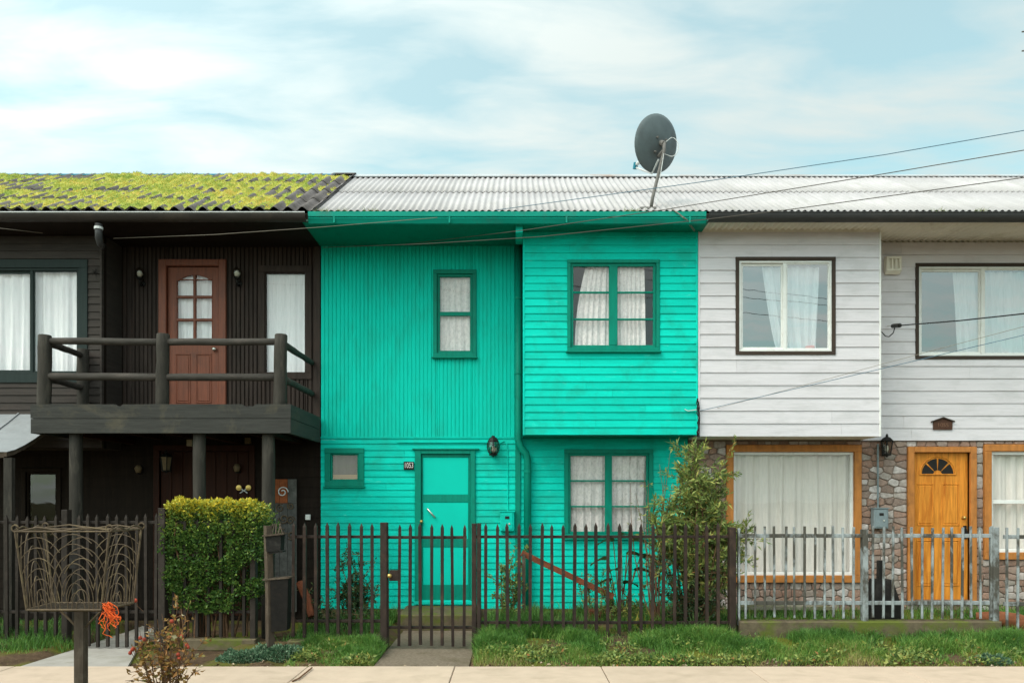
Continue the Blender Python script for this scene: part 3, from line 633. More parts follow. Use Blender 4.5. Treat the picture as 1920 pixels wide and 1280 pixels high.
# soffit, gutter, fascia
MB().box(XG0-0.02, XG1+0.06, YE+0.01, Y0+0.1, ZS+0.002, ZS+0.03).build('soffit', M['trim'], gh)
MB().box(PX(967, YE+.1), PX(980, YE+.1), YE+0.06, YE+0.5, PZ(438, YE+.1), PZ(419, YE+.1)).build('beam_end', M['green'], gh)
XR0 = PX(588, YE)
gut = MB(); gz1 = PZ(397, YE-.05); gz0 = PZ(418, YE-.05); gm = PZ(406, YE-.05)
gut.prismx([(YE-.05, gz1), (YE-.045, gz1), (YE-.04, gm), (YE+.004, gz0+.006), (YE+.02, gz0+.006), (YE+.02, gz0), (YE-.03, gz0), (YE-.062, gm-.02), (YE-.045, gm-.004), (YE-.062, gm), (YE-.062, gz1)], PX(580, YE), PX(1322, YE))
gut.build('gutter', M['gutg'], gh)
for px in (627, 842, 1060, 1290): MB().box(PX(px, YE), PX(px+3, YE), YE-.068, YE-.02, gz0-.002, gm-.006).build('gutter_bracket', M['gutg'], gh)
MB().box(PX(580, YE), PX(1322, YE), YE+.021, YE+.045, ZS+.032, ZE-.02).build('fascia_board', M['trim'], gh)
zr = roof(gh, XR0+.0, XG1+.02, M['zinc'], None, M['trim'])
SW_ = 0.82; NG = 6
XR0 = -2.5; 
lay_sheets(zr, M['zinc'], XR0, NG, SW_, 2, 0.082, 0.011, 0.004)
XRG = XR0 + NG*SW_
MB().prismx([(YR-.16, ZR-.055), (YR, ZR+.035), (YR+.16, ZR-.055), (YR+.16, ZR-.07), (YR, ZR+.02), (YR-.16, ZR-.07)][::-1], XR0-.02, XRG).build('ridge_cap', M['ridgezinc'], zr)
# downpipe
dp = MB(); q = [P(972, 440, Y0-.10), P(972, 825, Y0-.10), P(976, 838, Y0-.1), P(986, 850, Y0-.09), P(989, 862, Y0-.08), P(989, 1150, Y0-.08)]
dp.tube(q, 0.05, 12); dpo = dp.build('downpipe', M['trim'], gh, True)
for py in (560, 700, 884, 1010): MB().lathe(P(972 if py < 830 else 989, py, Y0-(.1 if py < 830 else .08)), [(0.056, -.012), (0.056, .012)], 12).build('pipe_collar', M['trim'], dpo)
MB().tube([P(929, 835, Y0-.02), P(945, 826, Y0-.02), P(950, 832, Y0-.02), P(952, 845, Y0-.02), P(952, 958, Y0-.02)], 0.008, 6).build('conduit', M['green'], gh)

# ================================================================== white house
XW0, XW1 = XG1+0.012, 7.75
XWB = PX(1650, YB)
wh = thing('white_house', 'white boarded row house with stone lower wall and orange wooden door', 'house', ((XW0+XW1)/2, Y0, 0))
wl_op = rct(1374, 1600, 847, 1078, Y0)
wd_op = rct(1712, 1817, 848, 1124, Y0)
wr_op = (PX(1856, Y0), PX(1856, Y0)+0.95, PZ(1035, Y0), PZ(846, Y0))
ub_op = rct(1385, 1559, 489, 659, YB)
ur_op = (PX(1720, Y0), PX(1720, Y0)+1.78, PZ(668, Y0), PZ(501, Y0))
ZLW = PZ(826, Y0)
wlow = slab(XW0, XW1, -0.03, ZLW+.02, Y0, Y0+0.13, [wl_op, wd_op, wr_op]).build('stone_wall', M['mortar'], wh)
wup = slab(XWB-.1, XW1, ZLW+.02, ZS+.1, Y0, Y0+0.13, [ur_op]).build('upper_wall', M['cream'], wh)
boards(wup, M['white'], XWB+.006, XW1, ZLW, ZS+.04, Y0-.02, 0.164, [ur_op], t0=0.006, t1=0.012)
slab(XWB-.01, XW1, ZLW, ZS+.04, Y0-.02, Y0-.001, [ur_op]).build('batten_layer', M['cream'], wup)
ZBW = PZ(818, YB)
wbay = slab(XW0, XWB, ZBW, ZS+.1, YB, YB+0.1, [ub_op]).build('bay', M['cream'], wh)
boards(wbay, M['white'], XW0+.02, XWB-.012, ZBW, ZS-.0, YB, 0.1625, [ub_op], t0=0.006, t1=0.012)
bs_ = MB(); bs_.box(XW0, XW0+.06, YB+.1, Y0, ZBW, ZS+.1); bs_.box(XWB-.06, XWB, YB+.1, Y0, ZBW, ZS+.1); bs_.box(XW0+.06, XWB-.06, YB+.1, Y0, ZBW, ZBW+.1)
bs_.build('bay_side', M['cream'], wbay)
MB().cham(XWB-.016, XWB+.006, YB-.024, YB+.03, ZBW-.004, ZS, .004).build('corner_board', M['pvc'], wbay)
MB().cham(XW0, XW0+.022, YB-.022, YB+.03, ZBW-.004, ZS, .004).build('corner_board', M['white'], wbay)
shell(wh, XW0+.01, XW1-.01, 0.0, ZE-.1, YBK-.3, 2.5)
# soffit of corrugated sheet
me = corr_sheet(0.82, 1.1, 0.082, 0.012, 6); me.materials.append(M['cream']); me.name = 'soffit_sheet'
sof = MB().box(XW0, XW1, YE+.03, Y0+.1, ZS+.10, ZS+.115).build('soffit', M['cream'], wh)
k = 0
while XW0+.03+.82*k < XW1:
    o = bpy.data.objects.new('soffit_sheet', me); C.objects.link(o); o.location = (XW0+.03+.82*k, YE+.02, ZS+.03); o.rotation_euler = (R(2.5), 0, 0); setpar(o, sof); k += 1
wz1 = PZ(402, YE-.06)
def round_gutter(house, x0, x1, yc, zc, r, mat, rim, name='gutter'):
    pr = [(yc+r*math.cos(t), zc+r*math.sin(t)) for t in [math.pi + math.pi*i/10 for i in range(11)]] + [(yc+(r-.005)*math.cos(t), zc+(r-.005)*math.sin(t)) for t in [2*math.pi - math.pi*i/10 for i in range(11)]]
    go = MB().prismx(pr, x0, x1).build(name, mat, house)
    MB().tube([(x0, yc-r, zc+.003), (x1, yc-r, zc+.003)], 0.008, 8).build('gutter_rim', rim, go)
    return go
wg = round_gutter(wh, PX(1325, YE), XW1+.2, YE-.052, PZ(406, YE), 0.088, M['gutgrey'], M['gutgrey'])
MB().box(PX(1324, YE), XW1+.2, YE+.032, YE+.05, ZS+.10, ZE-.02).build('fascia_board', M['brown'], wh)
wr = roof(wh, XG1+.022, XW1+.2, M['zinc'], None, M['brown'])
lay_sheets(wr, M['zinc'], XRG, 7, SW_, 2, 0.082, 0.011, 0.004)
MB().prismx([(YR-.12, ZR-.035), (YR, ZR+.03), (YR+.12, ZR-.035), (YR+.12, ZR-.05), (YR, ZR+.015), (YR-.12, ZR-.05)][::-1], XRG, XRG+7*SW_).build('ridge_cap', M['ridgezinc'], wr)
# windows
def slider(house, op, Y, cas, cw, leaf_split, glass, proud=.03, fr='pvc'):
    x0, x1, z0, z1 = op; f = .03
    wd = MB(); frame_boxes(wd, x0, x1, z0, z1, f, Y-.012, Y+.06)
    xm = x0 + (x1-x0)*leaf_split
    frame_boxes(wd, x0+f, xm, z0+f, z1-f, .032, Y+.022, Y+.05, .003)
    wd.cham(xm-.012, xm+.028, Y-.006, Y+.0205, z0+f, z1-f, .003)
    frame_boxes(wd, xm+.0285, x1-f, z0+f, z1-f, .016, Y+.002, Y+.021, .003)
    o = wd.build('window', M[fr], house)
    cs = MB(); frame_boxes(cs, x0-cw, x1+cw, z0-cw, z1+cw, cw, Y-proud, Y+.01, .004); cs.build('casing', M[cas], o)
    MB().add([(x0+f+.03,Y+.034,z0+f+.03),(xm-.03,Y+.034,z0+f+.03),(xm-.03,Y+.034,z1-f-.03),(x0+f+.03,Y+.034,z1-f-.03)], [(0,1,2,3)]).build('pane', M[glass], o)
    MB().add([(xm+.04,Y+.012,z0+f+.01),(x1-f-.01,Y+.012,z0+f+.01),(x1-f-.01,Y+.012,z1-f-.01),(xm+.04,Y+.012,z1-f-.01)], [(0,1,2,3)]).build('pane', M[glass], o)
    return o
slider(wh, ub_op, YB, 'brown', .045, 0.49, 'glasscoat')
slider(wh, ur_op, Y0-.02, 'brown', .045, 0.49, 'glasscoat')
# stone-framed lower windows
window(wh, wl_op, Y0, 'orangefr', .095, 'pvc', .04, 1, 1, proud=.05, sill=False)
window(wh, wr_op, Y0, 'orangefr', .095, 'pvc', .045, 1, 2, munt=.05, proud=.05, sill=False)
# orange door
x0, x1, z0, z1 = wd_op; YD = Y0+.03
od = MB().box(x0+.003, x1-.003, YD, YD+.045, z0+.002, z1-.003).build('door', M['orange'], wh)
cs = MB(); cs.cham(x0-.085, x0, Y0-.045, Y0+.06, z0-.02, z1+.075, .006); cs.cham(x1, x1+.085, Y0-.045, Y0+.06, z0-.02, z1+.075, .006); cs.cham(x0, x1, Y0-.044, Y0+.06, z1, z1+.075, .006)
cs.build('casing', M['orangefr'], od)
def moulded(parent, a, b, c, d, y, mat):
    mb = MB(); frame_boxes(mb, a, b, c, d, .016, y-.009, y+.001, .005); mb.build('moulding', mat, parent)
    MB().cham(a+.028, b-.028, y-.007, y+.001, c+.028, d-.028, .006).build('panel', mat, parent)
for pa, pb, pc, pd in ((1721, 1753, 985, 906), (1768, 1801, 985, 906), (1721, 1753, 1098, 1012), (1768, 1801, 1098, 1012)):
    moulded(od, PX(pa, Y0), PX(pb, Y0), PZ(pc, Y0), PZ(pd, Y0), YD, M['orange'])
fc = Vector((PX(1760, Y0), 0, PZ(889, Y0))); fr_ = .245
arc = lambda r, a, b, n=8: [(fc.x + r*math.cos(a+(b-a)*i/n), fc.z + r*math.sin(a+(b-a)*i/n)) for i in range(n+1)]
fm = MB(); fm.tube([(x, YD-.006, z) for x, z in arc(fr_, 0, math.pi, 20)], .010, 6); fm.tube([(fc.x-fr_, YD-.006, fc.z), (fc.x+fr_, YD-.006, fc.z)], .010, 6); fm.build('fanlight_frame', M['orange'], od)
for i in range(4):
    a0 = math.pi*i/4 + .06; a1 = math.pi*(i+1)/4 - .06
    if i == 0: a0 = .03
    if i == 3: a1 = math.pi-.03
    MB().prism(arc(.05, a0, a1, 3)[::-1] + arc(fr_-.028, a0, a1, 6), YD-.004, YD-.001).build('fanlight_pane', M['dark'], od) if False else \
    MB().prism(arc(fr_-.028, a0, a1, 6) + arc(.06, a1, a0, 3), YD-.005, YD+.0).build('fanlight_pane', M['plate'], od)
MB().lathe((PX(1808, Y0), YD-.03, PZ(970, Y0)), [(.004, -.028), (.02, -.022), (.024, -.005), (.012, .012), (.026, .026), (.026, .03)], 14, 'Y').build('knob', M['brass'], od, True)
h = MB(); h.box(PX(1808, Y0), PX(1814, Y0), YD-.012, YD+.001, PZ(1010, Y0), PZ(985, Y0)); h.tube([P(1811, 990, YD-.01), P(1811, 990, YD-.05), P(1813, 1000, YD-.05)], .012, 8); h.build('handle', M['blackmetal'], od)
MB().cham(x0-.08, x1+.08, Y0-.06, Y0-.001, z0-.05, z0-.003, .006).build('threshold', M['mortar'], od)
# field stones
def clip(poly, nx_, nz_, d):
    out = []
    for k in range(len(poly)):
        a, b = poly[k], poly[(k+1) % len(poly)]; da = a[0]*nx_+a[1]*nz_-d; db = b[0]*nx_+b[1]*nz_-d
        if da <= 0: out.append(a)
        if da*db < 0: t = da/(da-db); out.append((a[0]+(b[0]-a[0])*t, a[1]+(b[1]-a[1])*t))
    return out
def stones(wall, regions, Y, ops):
    """irregular field stones: shrunken cells round scattered centres, each a domed piece"""
    cnt = 0
    for (a, b, c, d) in regions:
        nr = max(1, round((d-c)/.088)); seeds = []
        for i in range(nr):
            h = (d-c)/nr; x = a+random.uniform(.02, .09)
            while x < b-.02: seeds.append((x, c+h*(i+.5)+random.uniform(-.017, .017))); x += random.uniform(.085, .20)
        for k, (sx, sz) in enumerate(seeds):
            poly = [(a, c), (b, c), (b, d), (a, d)]
            for m_, (ox, oz) in enumerate(seeds):
                if m_ == k or abs(ox-sx) > .6 or abs(oz-sz) > .5: continue
                wx = .48; nx_, nz_ = (ox-sx)*wx, (oz-sz); L_ = math.hypot(nx_, nz_)
                if L_ < 1e-6: continue
                mx_, mz_ = (ox+sx)/2, (oz+sz)/2; poly = clip(poly, nx_/L_, nz_/L_, (nx_*mx_+nz_*mz_)/L_-.0035)
                if len(poly) < 3: break
            if len(poly) < 3: continue
            cx = sum(p[0] for p in poly)/len(poly); cz = sum(p[1] for p in poly)/len(poly)
            if max(p[0] for p in poly)-min(p[0] for p in poly) < .03 or max(p[1] for p in poly)-min(p[1] for p in poly) < .03: continue
            q_ = []                                  # round the corners
            for u in range(len(poly)):
                p0_, p1_, p2_ = poly[u-1], poly[u], poly[(u+1) % len(poly)]
                q_.append(tuple(p1_[w_]+(p0_[w_]-p1_[w_])*.15 for w_ in (0, 1))); q_.append(tuple(p1_[w_]+(p2_[w_]-p1_[w_])*.15 for w_ in (0, 1)))
            n = len(q_); dome = random.uniform(.008, .024); s_ = random.uniform(.80, .9)
            base_ = [(p[0], Y-.001, p[1]) for p in q_]; mid_ = [(cx+(p[0]-cx)*.94, Y-dome*.6, cz+(p[1]-cz)*.94) for p in q_]
            top_ = [(cx+(p[0]-cx)*s_, Y-dome*random.uniform(.9, 1.12), cz+(p[1]-cz)*s_) for p in q_]
            mb = MB(); mb.add(base_+mid_+top_+[(cx, Y-dome*1.12, cz)], [(r_*n+k_, r_*n+(k_+1) % n, (r_+1)*n+(k_+1) % n, (r_+1)*n+k_) for r_ in (0, 1) for k_ in range(n)] + [(2*n+k_, 2*n+(k_+1) % n, 3*n) for k_ in range(n)])
            mb.build('stone', M['stone'], wall); cnt += 1
    return cnt
ob = .1
regs = [(XW0+.02, wl_op[0]-ob, 0.0, ZLW-.01), (wl_op[0]-ob, wl_op[1]+ob, 0.1, wl_op[2]-ob), (wl_op[1]+ob, wd_op[0]-.09, 0.0, ZLW-.01),
        (wd_op[0]-.09, wd_op[1]+.09, .0, wd_op[2]-.05), (wd_op[1]+.09, wr_op[0]-ob, 0.0, ZLW-.01), (wr_op[0]-ob, 7.25, .0, wr_op[2]-ob)]
print('stones', stones(wlow, regs, Y0, []))
stones(wlow, [(wl_op[0]-ob, wl_op[1]+ob, wl_op[3]+ob, ZLW-.01), (wd_op[0]-.09, wd_op[1]+.09, wd_op[3]+.078, ZLW-.01), (wr_op[0]-ob, 7.2, wr_op[3]+ob, ZLW-.01)], Y0, [])

# ================================================================== black house
XK1, XK0 = XG0-.012, -7.9
YK, YKB = 10.55, 10.05                                # recessed wall, bay front
XKB = PX(192, YKB)
bh = thing('black_house', 'black stained wooden row house with mossy cement roof and log balcony', 'house', ((XK0+XK1)/2, YK, 0))
kd_op = rct(314, 412, 500, 752, YK); kd_op = (kd_op[0], kd_op[1], 2.78, kd_op[3])
kw_op = rct(497, 573, 511, 699, YK)
kb_op = (PX(150, YKB)-1.62, PX(150, YKB), PZ(702, YKB), PZ(503, YKB))
ZK = 2.5
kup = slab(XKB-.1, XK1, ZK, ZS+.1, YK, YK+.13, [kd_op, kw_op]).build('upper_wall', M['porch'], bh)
ribs(XKB+.02, XK1, ZK, ZS, YK, .058, .014, [kd_op, kw_op], .16).build('ribbed_cladding', M['blackv'], kup, kind='stuff')
MB().cham(PX(590, YK), XK1, YK-.05, YK-.015, ZK, ZS, .004).build('corner_board', M['blackv'], kup)
MB().cham(PX(243, YK), PX(249, YK), YK-.03, YK-.015, ZK, ZS, .003).build('cover_strip', M['blackv'], kup)
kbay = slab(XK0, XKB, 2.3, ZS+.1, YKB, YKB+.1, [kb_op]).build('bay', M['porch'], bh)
boards(kbay, M['black'], XK0, XKB-.015, 2.3, ZS-.02, YKB, .1, [kb_op], t1=.013)
bs_ = MB(); bs_.box(XKB-.06, XKB, YKB+.1, YK, 2.3, ZS+.1); bs_.box(XK0, XKB-.06, YKB+.1, YK, 2.3, 2.4); bs_.box(XK0, XK0+.06, YKB+.1, YK, 2.4, ZS+.1); bs_.build('bay_side', M['black'], kbay)
MB().cham(XKB-.022, XKB+.004, YKB-.024, YKB+.03, 2.3, ZS, .004).build('corner_board', M['black'], kbay)
# lower wall in the porch
kl_w = (PX(50, YK), PX(108, YK), PZ(1010, YK), PZ(885, YK)); kl_d = (PX(300, YK), PX(468, YK), .12, PZ(845, YK)); 
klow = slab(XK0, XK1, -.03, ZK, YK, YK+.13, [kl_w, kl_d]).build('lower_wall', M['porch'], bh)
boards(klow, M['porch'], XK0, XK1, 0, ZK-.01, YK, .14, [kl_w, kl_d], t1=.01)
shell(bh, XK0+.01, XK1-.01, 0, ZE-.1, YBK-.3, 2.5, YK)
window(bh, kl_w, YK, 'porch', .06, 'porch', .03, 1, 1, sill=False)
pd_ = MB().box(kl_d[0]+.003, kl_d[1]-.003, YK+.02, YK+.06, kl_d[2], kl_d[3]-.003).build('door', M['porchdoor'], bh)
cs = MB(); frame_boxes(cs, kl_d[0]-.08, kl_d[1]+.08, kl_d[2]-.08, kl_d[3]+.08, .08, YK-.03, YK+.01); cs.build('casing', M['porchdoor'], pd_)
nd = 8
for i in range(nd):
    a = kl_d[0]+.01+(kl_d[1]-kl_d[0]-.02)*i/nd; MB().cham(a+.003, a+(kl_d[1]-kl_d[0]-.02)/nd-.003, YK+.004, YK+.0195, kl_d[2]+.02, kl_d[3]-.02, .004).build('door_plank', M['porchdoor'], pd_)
# sliding window of the bay, frame window beside the balcony door
slider(bh, kb_op, YKB, 'slate', .11, 0.605, 'glass', fr='slate')
window(bh, kw_op, YK, 'blackv', .09, 'blackv', .012, 1, 1, sill=False)
# balcony door
x0, x1, z0, z1 = kd_op; YD = YK+.01
bd = MB()
gx0, gx1 = PX(331, YK), PX(397, YK); gz0, gz1 = PZ(640, YK), PZ(515, YK)
for a, b, c, d in cells(x0+.003, x1-.003, z0, z1-.003, [(gx0, gx1, gz0, gz1)]): bd.box(a, b, YD, YD+.045, c, d)
bd = bd.build('door', M['redwood'], bh)
cs = MB(); cs.cham(x0-.105, x0, YK-.05, YK+.05, z0, z1+.09, .006); cs.cham(x1, x1+.1, YK-.05, YK+.05, z0, z1+.09, .006); cs.cham(x0, x1, YK-.049, YK+.05, z1, z1+.09, .006); cs.build('casing', M['redwood'], bd)
# arched head of the glazed part
xm = (gx0+gx1)/2; hw = (gx1-gx0)/2
top = [(gx0+2*hw*i/16, gz1 - .085*(abs(i/8-1))**2.0) for i in range(17)]
hd = MB(); hd.prism([(gx1, gz1+.004), (gx0, gz1+.004)] + top, YD-.002, YD+.04); hd.build('arch_head', M['redwood'], bd)
mu = MB(); mu.cham(xm-.017, xm+.017, YD-.006, YD+.035, gz0, gz1, .005)
for py in (556, 599): mu.cham(gx0, gx1, YD-.004, YD+.033, PZ(py, YK)-.018, PZ(py, YK)+.018, .005)
frame_boxes(mu, gx0-.012, gx1+.012, gz0-.012, gz1-.06, .014, YD-.008, YD+.004, .004)
mu.build('muntin', M['redwood'], bd)
rowz = [gz0, PZ(599, YK), PZ(556, YK), gz1]
for i in range(3):
    for a, b in ((gx0, xm), (xm, gx1)):
        MB().add([(a,YD+.02,rowz[i]),(b,YD+.02,rowz[i]),(b,YD+.02,rowz[i+1]),(a,YD+.02,rowz[i+1])], [(0,1,2,3)]).build('pane', M['glass'], bd)
for pa, pb in ((329, 357), (367, 397)): moulded(bd, PX(pa, YK), PX(pb, YK), 2.95, PZ(663, YK), YD, M['redwood'])
MB().lathe((PX(403, YK), YD-.035, PZ(655, YK)), [(.004, -.03), (.024, -.022), (.028, -.004), (.013, .014), (.03, .03), (.03, .036)], 14, 'Y').build('knob', M['chrome'], bd, True)
# soffit, gutter, roof
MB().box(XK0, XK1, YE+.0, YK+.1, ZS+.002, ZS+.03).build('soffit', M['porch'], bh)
MB().box(XK0-.2, PX(578, YE), YE+.021, YE+.045, ZS+.032, ZE-.02).build('fascia_board', M['gutb'], bh)
kg = round_gutter(bh, XK0-.2, PX(577, YE), YE-.055, PZ(406, YE), .085, M['gutb'], M['palemetal'])
dp = MB(); dp.tube([P(185, 420, YE-.05), P(185, 446, YE-.05), P(188, 458, YE+.02), P(194, 463, YE+.3)], [.045, .042, .04, .04], 12); dpo = dp.build('downpipe', M['gutgrey'], bh, True)
MB().lathe(P(185, 428, YE-.05), [(.052, -.015), (.052, .015)], 12).build('pipe_collar', M['palemetal'], dpo)
krf = roof(bh, XK0-.2, XR0-.005, M['cement'], None, M['porch'])
TW = .885; NT = 7; XT1 = XR0+.065
lay_sheets(krf, M['cement'], XT1-NT*TW, NT, TW, 4, .177, .027, .022, .09, .014)
MB().prismx([(YR-.10, ZR-.005), (YR, ZR+.045), (YR+.10, ZR-.005), (YR+.10, ZR-.02), (YR, ZR+.03), (YR-.10, ZR-.02)][::-1], XK0-.05, XR0-.25).build('ridge_cap', M['ridgeblue'], krf)
MB().prismx([(YR-.18, ZR-.02), (YR, ZR+.06), (YR+.18, ZR-.02), (YR+.18, ZR-.035), (YR, ZR+.045), (YR-.18, ZR-.035)][::-1], XR0-.249, XT1).build('ridge_tile', M['cement'], krf)
# moss on the cement sheets
def tile_z(x, s):
    l = SL/4; f = (s % l)/l
    return .027*math.cos(2*math.pi*(x-(XT1-NT*TW))/.177) + .036 - .012*f
XM0, XM1 = XK0-.15, XT1-.02
def mossn(x, s):
    a = mnoise.noise(Vector((x*1.7, s*2.8, 3.3))) + .55*mnoise.noise(Vector((x*4.5, s*7, 9.1))) + .3*mnoise.noise(Vector((x*11, s*15, 1.1)))
    e = max(0, (x-(-3.15+.25*(s/SL)))/.22); e2 = .35*max(0, (s-(SL-.25))/.25)
    valley = -.30*math.cos(2*math.pi*(x-(XT1-NT*TW))/.177)
    return a + .36 + valley*1.35 - e*.55 - e2
nxm, nsm = 330, 150; V = []; H = np.zeros((nsm+1, nxm+1))
cs_, sn_ = math.cos(slope), math.sin(slope)
for j in range(nsm+1):
    s = SL*j/nsm - .02
    for i in range(nxm+1):
        x = XM0+(XM1-XM0)*i/nxm; h = mossn(x, s); H[j, i] = h
        u = tile_z(x, s) + (-.02 + min(.042, max(0, h)*.055) + (.016*mnoise.noise(Vector((x*26, s*26, 5))) if h > 0 else 0)+ .012)
        V.append((x, YE + s*cs_ - u*sn_, ZE + s*sn_ + u*cs_))
q = []; av = []
for j in range(nsm):
    for i in range(nxm):
        if H[j:j+2, i:i+2].max() > .02:
            a = j*(nxm+1)+i; q.append((a, a+1, a+nxm+2, a+nxm+1)); av.append(min(1, max(0, .42+.5*mnoise.noise(Vector((i*.05, j*.09, 2)))+random.uniform(-.22, .22))))
me = npmesh('moss', V, q, None, av); mat_o = link('roof_moss', me, M['moss'], kind='stuff')
tag(mat_o, 'bright yellow green moss cushions growing over the cement roof', 'moss')
pts = []; vv = []
while len(pts) < 42000:
    x = random.uniform(XM0, XM1); s = random.uniform(-.01, SL-.03); h = mossn(x, s)
    if h > random.uniform(.0, .25):
        u = tile_z(x, s) - .01 + min(.042, max(0, h)*.055)
        pts.append((x, YE + s*cs_ - u*sn_, ZE + s*sn_ + u*cs_)); vv.append(min(1, max(0, .45+.55*mnoise.noise(Vector((x*1.4, s*2.5, 2)))+random.uniform(-.25, .3))))
pts = np.array(pts); vv = np.array(vv); n = len(pts)
Vb, qb, tb, ab = blades(pts, rng.uniform(.010, .036, n), .006, rng.uniform(.2, .9, n), vv)
tag(link('roof_grass', npmesh('roof_grass', Vb, qb, tb, ab), M['moss'], kind='stuff'), 'short yellow green tufts sprouting from the roof moss', 'grass')

# ---------------------------------------------------------------- log balcony
YBF = 9.06
bx0, bx1 = PX(57, YBF), PX(545, YBF); bz1, bz0 = PZ(757, YBF), PZ(812, YBF); bzm = (bz0+bz1)/2 + .002
bal = thing('balcony', 'dark log balcony with round rails in front of the black house', 'balcony', ((bx0+bx1)/2, YBF, 0))
dk = MB(); nd = 9
for i in range(nd):
    a = YBF+.05 + (YK-.04-YBF-.05)*i/nd; b = a + (YK-.04-YBF-.05)/nd - .008
    MB().box(bx0+.05, bx1-.045, a, b, bz1-.045, bz1-.02).build('deck_board', M['fascia'], bal) if b < YKB-.03 else MB().box(XKB+.02, bx1-.045, a, b, bz1-.045, bz1-.02).build('deck_board', M['fascia'], bal)
def ragged(x0, x1, z0, z1, y0, y1, seed, notch=()):
    """fascia board whose upper edge is uneven and rotted"""
    n = 90; pts = []
    for i in range(n+1):
        x = x1-(x1-x0)*i/n; z = z1 - .006*abs(mnoise.noise(Vector((x*9, seed, 0)))) - .004*random.random()
        for c, wd_, dp_ in notch: z -= dp_*max(0, 1-abs(x-c)/wd_)
        pts.append((x, z))
    return MB().prism([(x0, z0), (x1, z0)] + pts, y0, y1)
ragged(bx0, bx1, bzm+.003, bz1, YBF, YBF+.045, 1, ((PX(223, YBF), .05, .035), (PX(467, YBF), .08, .06))).build('fascia_board', M['fascia'], bal)
MB().cham(bx0, bx1, YBF+.001, YBF+.045, bz0, bzm-.003, .004).build('fascia_board', M['fascia'], bal)
for xs_ in (bx1-.045, bx0):
    ye = Y0-.04 if xs_ > -4 else YKB-.03
    for a, b in ((bz0, bzm-.003), (bzm+.003, bz1-.004)): MB().box(xs_+.001, xs_+.044, YBF+.046, ye, a, b).build('fascia_board', M['fascia'], bal)
for i in range(6):
    x = bx0+.35+i*.5; MB().box(x, x+.05, YBF+.05, YKB-.03 if x < XKB+.05 else YK-.03, bz0+.04, bz1-.046).build('joist', M['porchdoor'], bal)
def log(p0, p1, r0, r1, name, mat, seg=12, wob=.004):
    p0, p1 = Vector(p0), Vector(p1); n = 7
    pts = [p0.lerp(p1, i/(n-1)) + Vector((random.uniform(-wob, wob), random.uniform(-wob, wob), random.uniform(-wob, wob)*.6)) for i in range(n)]
    rs = [r0+(r1-r0)*i/(n-1)+random.uniform(-.002, .002) for i in range(n)]
    d = (p1-p0).normalized()
    pts = [pts[0], pts[0]+d*.008] + pts[1:-1] + [pts[-1]-d*.008, pts[-1]]; rs = [rs[0]-.008, rs[0]] + rs[1:-1] + [rs[-1], rs[-1]-.008]
    o = MB().tube(pts, rs, seg).build(name, mat, bal, True); return o
YP = YBF+.11
posts = [(84, 84, 628), (305, 306, 626), (526, 527, 627)]; tops = []
for a, b, t in posts:
    log(P(a-1, 757, YP)-Vector((0, 0, .12)), P(b, t, YP), .078, .074, 'post', M['log'], 14); tops.append(b)
bp = PX(84, YP); log((bp+.03, YKB-.12, bz1-.1), (bp+.03, YKB-.12, PZ(655, YKB-.12)), .075, .07, 'post', M['log'], 14)
for py, rr in ((641, .042), (707, .045)):
    for a, b in ((92, 298), (314, 519)): log(P(a, py-2 if a < 200 else py, YP), P(b, py, YP), rr, rr, 'rail', M['logh'])
    x = PX(84, YP); log((x+.01, YP+.05, PZ(py, YP)), (x+.03, YKB-.17, PZ(py+3, YP)), rr, rr-.006, 'rail', M['logh'])
    x = PX(527, YP); log((x+.01, YP+.05, PZ(py+2, YP)), (x+.03, YK-.06, PZ(py+2, YP)), rr, rr-.006, 'rail', M['logh'])
for a, b in ((144, 143), (374, 374), (504, 503)):
    pt = P(b, 812, YP+.03); log((pt.x, YP+.03, -.03), (pt.x, YP+.03, bz0+.1), .078, .074, 'support_post', M['log'], 14)
for px in (144, 374, 504): 
    x = PX(px, YP+.03); MB().box(x-.05, x+.05, YP+.1, YK-.03, bz0-.02, bz0+.035).build('beam', M['porchdoor'], bal)

# ---------------------------------------------------------------- left canopy
YC = 8.9; cxr = PX(14, YC)
cn = thing('porch_canopy', 'curved grey sheet metal canopy on a slim post beside the balcony', 'canopy', (cxr-1, YC, 0))
prof = [(YC, PZ(846, YC))] + [(YC+(YKB-.02-YC)*t, PZ(846, YC) + (2.74-PZ(846, YC))*(t**1.35)) for t in (.12, .28, .45, .62, .8, 1.0)]
for k in range(4):
    a = cxr-.6*(k+1)+.003; b = cxr-.6*k
    pr = prof + [(y, z-.006) for y, z in prof[::-1]]; MB().prismx(pr[::-1], a, b).build('canopy_sheet', M['canopy'], cn)
    MB().prismx([(y, z+.018) for y, z in prof][::-1] + [(y, z+.001) for y, z in prof], a-.012, a+.008).build('seam', M['canopy'], cn)
pr = [(y, z-.0065) for y, z in prof] + [(y, z-.06) for y, z in prof[::-1]]; MB().prismx(pr[::-1], cxr-.05, cxr-.01).build('rafter', M['oldwood'], cn)
MB().box(cxr-2.4, cxr-.051, YC+.01, YC+.05, PZ(846, YC)-.07, PZ(846, YC)-.008).build('beam', M['oldwood'], cn)
MB().box(cxr-.055, cxr-.005+.045, YC+.012, YC+.075, -.03, PZ(846, YC)-.071).build('post', M['log'], cn)

